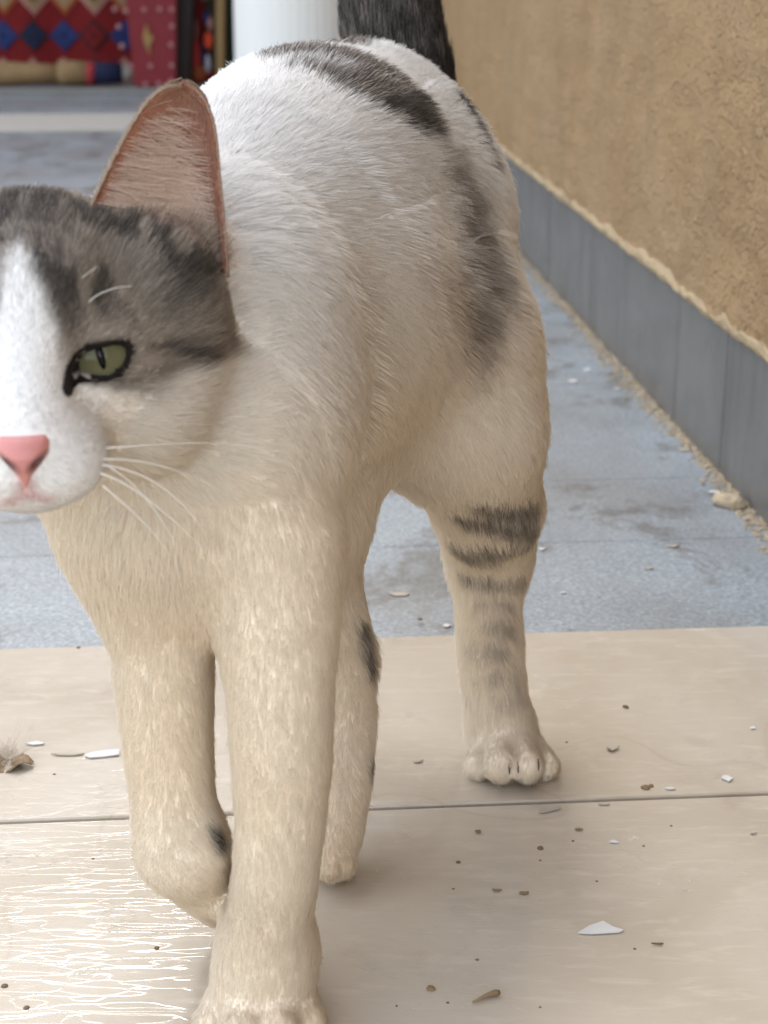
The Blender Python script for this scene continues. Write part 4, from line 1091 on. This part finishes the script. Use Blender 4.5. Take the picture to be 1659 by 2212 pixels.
for _ in range(4200):                                                  # rim
    i0 = rng.uniform(0, NVv - 1); j0 = rng.choice([0.0, NUu - 1.01], p=[0.94, 0.06]); p0, n0 = ear_at(i0, j0); up, _ = ear_at(min(i0 + 2, NVv - 1.01), j0); dv = up - p0; dv /= np.linalg.norm(dv) + 1e-9
    side_ = np.array([-0.3 if j0 < 1 else 0.3, 0, 0.2]) + rng.normal(0, 0.3, 3); Lm = rng.uniform(0.0006, 0.0016)
    ep.append([p0 + (dv * (0.6 if i0 < NVv - 4 else 0.0) + side_) * Lm * t_ + rng.normal(0, 0.00025, 3) * 0 for t_ in ts]); ec.append(np.array([0.62, 0.50, 0.38]) * rng.uniform(0.7, 1.15)); er.append(0.00006)
for _ in range(9000):                                                  # back of the ear
    i0 = rng.uniform(0, NVv - 1); j0 = rng.uniform(0, NUu - 1); p0, n0 = ear_at(i0, j0); up, _ = ear_at(min(i0 + 2, NVv - 1.01), j0); dv = up - p0; dv /= np.linalg.norm(dv) + 1e-9
    if NUu - 1 - j0 < 3: continue
    ed_ = min(j0, NUu - 1 - j0, (NVv - 1 - i0) * 1.5); p0 = p0 - n0 * 0.0018; Lm = rng.uniform(0.0015, 0.0035) * min(1, 0.25 + ed_ / 6)
    ep.append([p0 + (dv - n0 * 0.35) * Lm * t_ for t_ in ts]); ec.append((np.array([0.17, 0.14, 0.12]) if j0 > 5 and j0 < NUu - 8 and i0 < NVv - 4 else np.array([0.42, 0.30, 0.22])) * rng.uniform(0.7, 1.2)); er.append(0.00006)
for _ in range(1500):                                                  # tuft that covers the ear's root in front
    i0 = rng.uniform(0, 3.5); j0 = rng.uniform(2, NUu - 3); p0, n0 = ear_at(i0, j0)
    dv = np.array([rng.normal(0.35, 0.3), 0.15, 0.9]); dv /= np.linalg.norm(dv); p0 = p0 + n0 * rng.uniform(0.000, 0.009) - np.array([0, 0, 0.004]); Lm = rng.uniform(0.005, 0.011)
    ep.append([p0 + dv * Lm * t_ + np.array([0.25, 0, -0.15]) * Lm * t_ * t_ * 0.6 for t_ in ts]); ec.append(np.array([0.46, 0.37, 0.29]) * rng.uniform(0.5, 1.4)); er.append(0.00008)
eN_ = np.tile(EN[8, 12], (len(ep), 1))
ep = np.array(ep); ec = np.array(ec); er = np.array(er)
epm = mirror(ep.reshape(-1, 3)).reshape(ep.shape)
ALLP = np.vstack([pos, ep, epm]).astype(np.float32); ALLC = np.vstack([colr, ec, ec]); ALLR = np.concatenate([rad0, er, er]); M_ = len(ALLP)
hc = bpy.data.hair_curves.new('fur'); hc.add_curves([K] * M_)
hc.position_data.foreach_set('vector', (ALLP - np.array(CAT.location, np.float32)).ravel())
taper = np.array([1.0, 1.0, 0.85, 0.6, 0.15]); ra_ = (ALLR[:, None] * taper[None]).astype(np.float32).ravel()
at = hc.attributes.get('radius') or hc.attributes.new('radius', 'FLOAT', 'POINT'); at.data.foreach_set('value', ra_)
at = hc.attributes.new('coat', 'FLOAT_COLOR', 'CURVE'); at.data.foreach_set('color', np.hstack([ALLC, np.ones((M_, 1))]).astype(np.float32).ravel())
at = hc.attributes.new('skin_normal', 'FLOAT_VECTOR', 'CURVE'); en_ = np.vstack([nor, np.array(eN_), np.array(eN_)]); at.data.foreach_set('vector', en_.astype(np.float32).ravel())
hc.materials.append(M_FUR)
fur = link(bpy.data.objects.new('fur', hc), CAT)

# ---- whiskers
M_WHISK = plain('whisker', (0.85, 0.82, 0.76), 0.35, 0.05, 30, 0.4)
def whisker(pts, r0, mir=True):
    w3 = np.array([P(*p) for p in pts]); path = resample(w3, 4)
    # smooth the bend
    tt = np.linspace(0, 1, 14); deg = min(3, len(pts) - 1); cf_ = [np.polyfit(np.linspace(0, 1, len(w3)), w3[:, i], deg) for i in range(3)]
    path = np.stack([np.polyval(c_, tt) for c_ in cf_], 1); rr = r0 * (1 - 0.85 * tt)
    for X in ([path, mirror(path)] if mir else [path]):
        V, F = tube(X, rr, 6); local(mesh_obj('whisker', V, F, M_WHISK, CAT, True))
whisker([(228, 968, 0.402), (330, 961, 0.412), (450, 957, 0.43), (570, 966, 0.45)], 0.00022)
whisker([(222, 992, 0.399), (330, 1002, 0.41), (430, 1036, 0.425), (530, 1090, 0.44)], 0.00022)
whisker([(222, 1004, 0.399), (320, 1034, 0.41), (395, 1090, 0.42), (450, 1165, 0.43)], 0.00028)
whisker([(215, 1022, 0.398), (290, 1058, 0.405), (370, 1120, 0.415), (440, 1190, 0.425)], 0.00030)
whisker([(222, 1050, 0.399), (275, 1095, 0.405), (330, 1150, 0.412), (375, 1215, 0.42)], 0.00024)
whisker([(238, 1010, 0.400), (300, 1060, 0.408), (350, 1125, 0.414), (385, 1190, 0.42)], 0.00020)
whisker([(160, 640, 0.407), (170, 610, 0.402), (190, 590, 0.398), (214, 574, 0.396)], 0.00016)
whisker([(172, 680, 0.405), (200, 645, 0.400), (240, 625, 0.397), (290, 618, 0.396)], 0.00016)
# ---- claws showing between the toes
M_CLAW = plain('claw', (0.10, 0.07, 0.055), 0.4, 0.2, 200, 0.4)
for px, py, d in ((1045, 1660, 0.634), (1100, 1662, 0.632), (1119, 1660, 0.632), (1163, 1655, 0.640)):
    p = on(px, py)
    if p is None: continue
    V, F = tube([p + [0, 0.002, 0.002], p + [0, -0.0008, 0.0006], p + [0, -0.0016, -0.0012]], [0.0005, 0.0004, 0.0002], 8); local(mesh_obj('claw', V, F, M_CLAW, CAT, True))

# ================================================================== SMALL THINGS ON THE FLOOR
M_FLAKE = plain('white_paint_flake', (0.58, 0.575, 0.56), 0.6, 0.06, 90, 0.3)
M_FLAKE2 = plain('cream_paint_flake', (0.40, 0.35, 0.28), 0.7, 0.12, 90, 0.3)
M_CRUMB = plain('brown_crumb', (0.15, 0.105, 0.07), 0.9, 0.4, 400, 0.2)
M_STRAW = plain('dry_straw', (0.21, 0.145, 0.08), 0.7, 0.3, 200, 0.3)
GRP = {'w': 'paint flakes scattered on the paving', 'c': 'crumbs scattered on the tiles'}
def c8(x, y): return ((1400 + x * 1.0078) / 1.852, (2700 + y * 1.0078) / 1.852)
def c7(x, y): return (x * 0.9644 / 1.852, (2500 + y * 0.9644) / 1.852)
def c5(x, y): return ((1900 + x * 0.7065) / 1.852, (1100 + y * 0.7065) / 1.852)
def c6(x, y): return ((1300 + x * 0.7233) / 1.852, (1900 + y * 0.7233) / 1.852)
def flake(px, py, wpx, hpx, mat, label, curl=0.15, z=0.0, shape=None, group='w', seed=None):
    """a thin chip of paint, slightly curled, lying on the floor under pixel px,py"""
    r = np.random.default_rng(int(px * 7 + py * 13))
    c = G(px, py, z); n = 11
    if shape is None:
        ang = np.sort(r.uniform(0, 2 * math.pi, n)); rad = r.uniform(0.6, 1.05, n); pts = np.stack([np.cos(ang) * rad * wpx / 2 + px, np.sin(ang) * rad * hpx / 2 + py], 1)
    else: pts = np.array(shape, float)
    g = np.array([G(x, y, z) for x, y in pts]) - c
    wid = np.abs(g[:, 0]).max() + 1e-6; a = r.uniform(0, 6.28); dirv = np.array([math.cos(a), math.sin(a)])
    lift = curl * wid * (np.clip(g[:, :2] @ dirv / wid, -1, 1) ** 2) + 0.0003
    top = g + np.stack([0 * lift, 0 * lift, lift + 0.0005], 1); bot = g + np.stack([0 * lift, 0 * lift, lift], 1)
    # fan with a low centre so that the chip is dished, not flat
    V = np.vstack([top, bot, [[0, 0, 0.0009]], [[0, 0, 0.0003]]]); m = len(g); F = []
    for k in range(m):
        j = (k + 1) % m; F += [(k, j, 2 * m), (m + j, m + k, 2 * m + 1), (k, m + k, m + j, j)]
    o = mesh_obj('paint_flake' if group == 'w' else 'sliver', V, F, mat); o.location = tuple(c)
    return tag(o, label, 'paint flake' if group == 'w' else 'sliver', GRP[group])
flake(*c8(995, 1012), 0, 0, M_FLAKE, 'large white triangular paint flake alone on the right foreground tile', 0.02, 0, [c8(*p) for p in ((905, 1030), (950, 1002), (1005, 984), (1045, 1007), (1086, 1019), (1070, 1027), (960, 1034))])
flake(*c8(1040, 295), 33, 16, M_FLAKE2, 'curled cream paint flake right of the hind paw', 0.4)
flake(*c8(1495, 416), 28, 14, M_FLAKE, 'rounded white chip with dark speck near the right edge above the joint', 0.1)
flake(*c8(1265, 455), 30, 5, M_FLAKE, 'flat white oval flake just above the tile joint', 0.02)
flake(*c8(793, 541), 48, 9, M_FLAKE2, 'long cream sliver of paint just below the tile joint', 0.05, 0, [c8(*p) for p in ((748, 548), (760, 540), (838, 530), (836, 536), (770, 551), (752, 553))])
flake(*c8(1005, 517), 34, 4, M_FLAKE2, 'thin pale sliver lying on the tile joint line', 0.05)
flake(*c8(1050, 667), 24, 6, M_FLAKE, 'small white flake below the tile joint in the middle right', 0.05)
flake(*c8(1600, 215), 14, 5, M_FLAKE, 'tiny white flake by the right edge near the grey paving', 0.05)
flake(*c8(1602, 632), 20, 5, M_FLAKE2, 'small cream flake by the right edge below the joint', 0.1)
flake(*c8(268, 345), 30, 8, M_FLAKE2, 'curled cream flake between the hind paws', 0.25)
flake(*c7(425, 540), 82, 20, M_FLAKE, 'wide white paint flake left of the lifted forepaw', 0.04, 0, [c7(*p) for p in ((350, 548), (385, 534), (440, 526), (494, 524), (494, 545), (430, 552), (375, 557))])
flake(*c7(288, 540), 76, 9, M_FLAKE2, 'long cream flake touching the wide white flake on the left', 0.03)
flake(*c7(148, 497), 44, 8, M_FLAKE, 'narrow white flake near the left edge of the tiles', 0.08)
for (x, y, w_, h_, t_) in ((635, 540, 22, 5, 'beside the far joint'), (555, 605, 30, 7, 'lying on the second far joint'), (800, 650, 18, 6, 'under the far dirt patch'), (1185, 995, 36, 8, 'closest to the skirting'), (1360, 1232, 34, 7, 'curled near the mortar chunk'), (1130, 1540, 40, 6, 'long and bright at the right of the grey paving'), (985, 1665, 28, 6, 'in the middle of the nearest grey row'), (390, 1557, 26, 7, 'just right of the striped hind leg'), (500, 1805, 18, 4, 'low beside the hind leg near the beige edge')):
    flake(*c5(x, y), w_ * 0.9, h_ * 0.9, M_FLAKE if w_ % 4 else M_FLAKE2, 'white flake on the grey paving ' + t_, 0.08, -0.002)
flake(*c6(405, 665), 54, 10, M_FLAKE2, 'large pale flake on the grey paving between the cat legs', 0.03, -0.002)
flake(*c6(672, 840), 22, 8, M_FLAKE, 'white flake at the edge of the grey paving left of the hind leg', 0.15, -0.002)
for (x, y, w_, h_, t_) in ((905, 618, 26, 4, 'below the cream sliver'), (510, 627, 18, 6, 'under the hind paw reflection'), (1100, 130, 20, 7, 'curved, near the grey paving'), (1222, 1073, 28, 3, 'right of the big white flake'), (580, 860, 26, 4, 'in the middle of the near tile'), (690, 872, 30, 5, 'with crumbs in the middle of the near tile')):
    flake(*c8(x, y), w_, h_, M_STRAW if w_ % 4 else M_CRUMB, 'brown sliver on the tiles ' + t_, 0.15, 0, None, 'c')
# straw
a_, b_ = G(*c8(487, 1308)), G(*c8(592, 1272))
V, F = tube([a_ + [0, 0, .0008], (a_ + b_) / 2 + [0, 0.0004, .0012], a_ + (b_ - a_) * 0.85 + [0, 0, .0014], b_ + [0, 0, .0012]], [0.0003, 0.0007, 0.0011, 0.0008], 8)
tag(mesh_obj('straw', V, F, M_STRAW, None, True), 'short piece of dry straw on the foreground tile right of the front paw', 'straw')
# crumbs
def crumb(px, py, wpx, label, group=True, mat=M_CRUMB, flat=0.45):
    bm = bmesh.new(); bmesh.ops.create_icosphere(bm, subdivisions=2, radius=1); co = np.array([v.co[:] for v in bm.verts]); sd_ = int(px * 3 + py)
    k = 0.6 + 0.8 * fbm(co + sd_ % 97, 1.5, sd_ % 50, 3); c = G(px, py); r0 = 0.5 * wpx * np.linalg.norm(c - [0, 0, CAM_H]) / FPX
    for v, q_ in zip(bm.verts, k): v.co = Vector((v.co.x * q_ * r0, v.co.y * q_ * r0 * 0.9, max(v.co.z * q_, -0.5) * r0 * flat))
    o = bm_obj('crumb', bm, mat); o.location = (c[0], c[1], r0 * flat * 0.45)
    return tag(o, label, 'crumb', GRP['c'] if group else None)
crumb(*c8(755, 690), 15, 'biggest round brown crumb in the middle of the near tile')
crumb(*c8(430, 745), 10, 'round brown crumb in the shade right of the cat')
crumb(*c8(320, 1247), 20, 'flaky brown crumb near the bottom right of the front paw', True, M_STRAW, 0.4)
crumb(*c8(388, 1302), 7, 'dark round crumb below the flaky brown crumb')
crumb(*c8(505, 1132), 8, 'dark crumb left of the pale scuffs on the near tile')
crumb(*c8(1172, 450), 20, 'broken brown crumb heap just above the tile joint', True, M_STRAW, 0.5)
crumb(*c8(1195, 443), 12, 'brown crumb on the right side of the broken heap', True, M_STRAW, 0.6)
crumb(*c6(525, 801), 12, 'black crumb on the grey paving between the hind leg and foreleg')
crumb(*c7(650, 1342), 12, 'brown crumb left of the planted front leg')
crumb(*c7(325, 95), 9, 'dark crumb beside the lifted foreleg at the grey paving edge')
crumb(*c7(110, 1590), 13, 'brown crumb in the bottom left corner'); crumb(*c7(18, 1500), 14, 'brown crumb at the left edge near the bottom')
for p in (c8(755, 737), c8(410, 850), c8(885, 660), c8(860, 268), c8(1165, 680), c8(980, 820), c8(755, 1320), c8(1130, 1088), c7(385, 970), c7(225, 620), c8(185, 1315), c8(1275, 600)):
    crumb(*p, 6, 'tiny dark crumb lying loose on the beige tiles')
# dry leaf with a tuft of shed hair at the left edge
lf = empty('dry_leaf', tuple(G(14, 1655)), label='crumpled dry leaf caught in a tuft of shed hair at the left edge', cat='leaf')
n = 9; V = []; F = []
for i in range(n):
    for j in range(5):
        u = i / (n - 1); v = (j - 2) / 2; wv = 0.006 * math.sin(math.pi * min(max(u, .03), .97)) ** 0.7
        V.append(G(14, 1655) + np.array([-0.010 + 0.021 * u, v * wv, 0.0008 + 0.0022 * abs(v) * math.sin(u * 5 + 1) ** 2 + 0.0012 * math.sin(u * 9)]))
for i in range(n - 1):
    for j in range(4): F.append((i * 5 + j, (i + 1) * 5 + j, (i + 1) * 5 + j + 1, i * 5 + j + 1))
bl = local(mesh_obj('blade', V, F, M_STRAW, lf, True)); so = bl.modifiers.new('thick', 'SOLIDIFY'); so.thickness = 0.0004
cc_ = G(8, 1640); Vh, Fh = [], []
for k in range(160):
    a = rng.uniform(0, 6.28); el = rng.uniform(0.05, 0.9); Lh = rng.uniform(0.006, 0.016); d_ = np.array([math.cos(a) * math.cos(el), math.sin(a) * math.cos(el), math.sin(el)])
    o_ = cc_ + np.array([rng.normal(0, .004), rng.normal(0, .004), 0.0006]); bend = rng.normal(0, 0.4, 3)
    v_, f_ = tube([o_, o_ + d_ * Lh * .5 + bend * Lh * .1, np.maximum(o_ + d_ * Lh + bend * Lh * .3, [-9, -9, .0004])], [0.00006, 0.00006, 0.00003], 3, False)
    Fh += [tuple(i + len(Vh) for i in f) for f in f_]; Vh += v_
tag(local(mesh_obj('hair_tuft', Vh, Fh, plain('shed_hair', (0.45, 0.38, 0.31), 0.7, 0.2), lf)), kind='stuff')
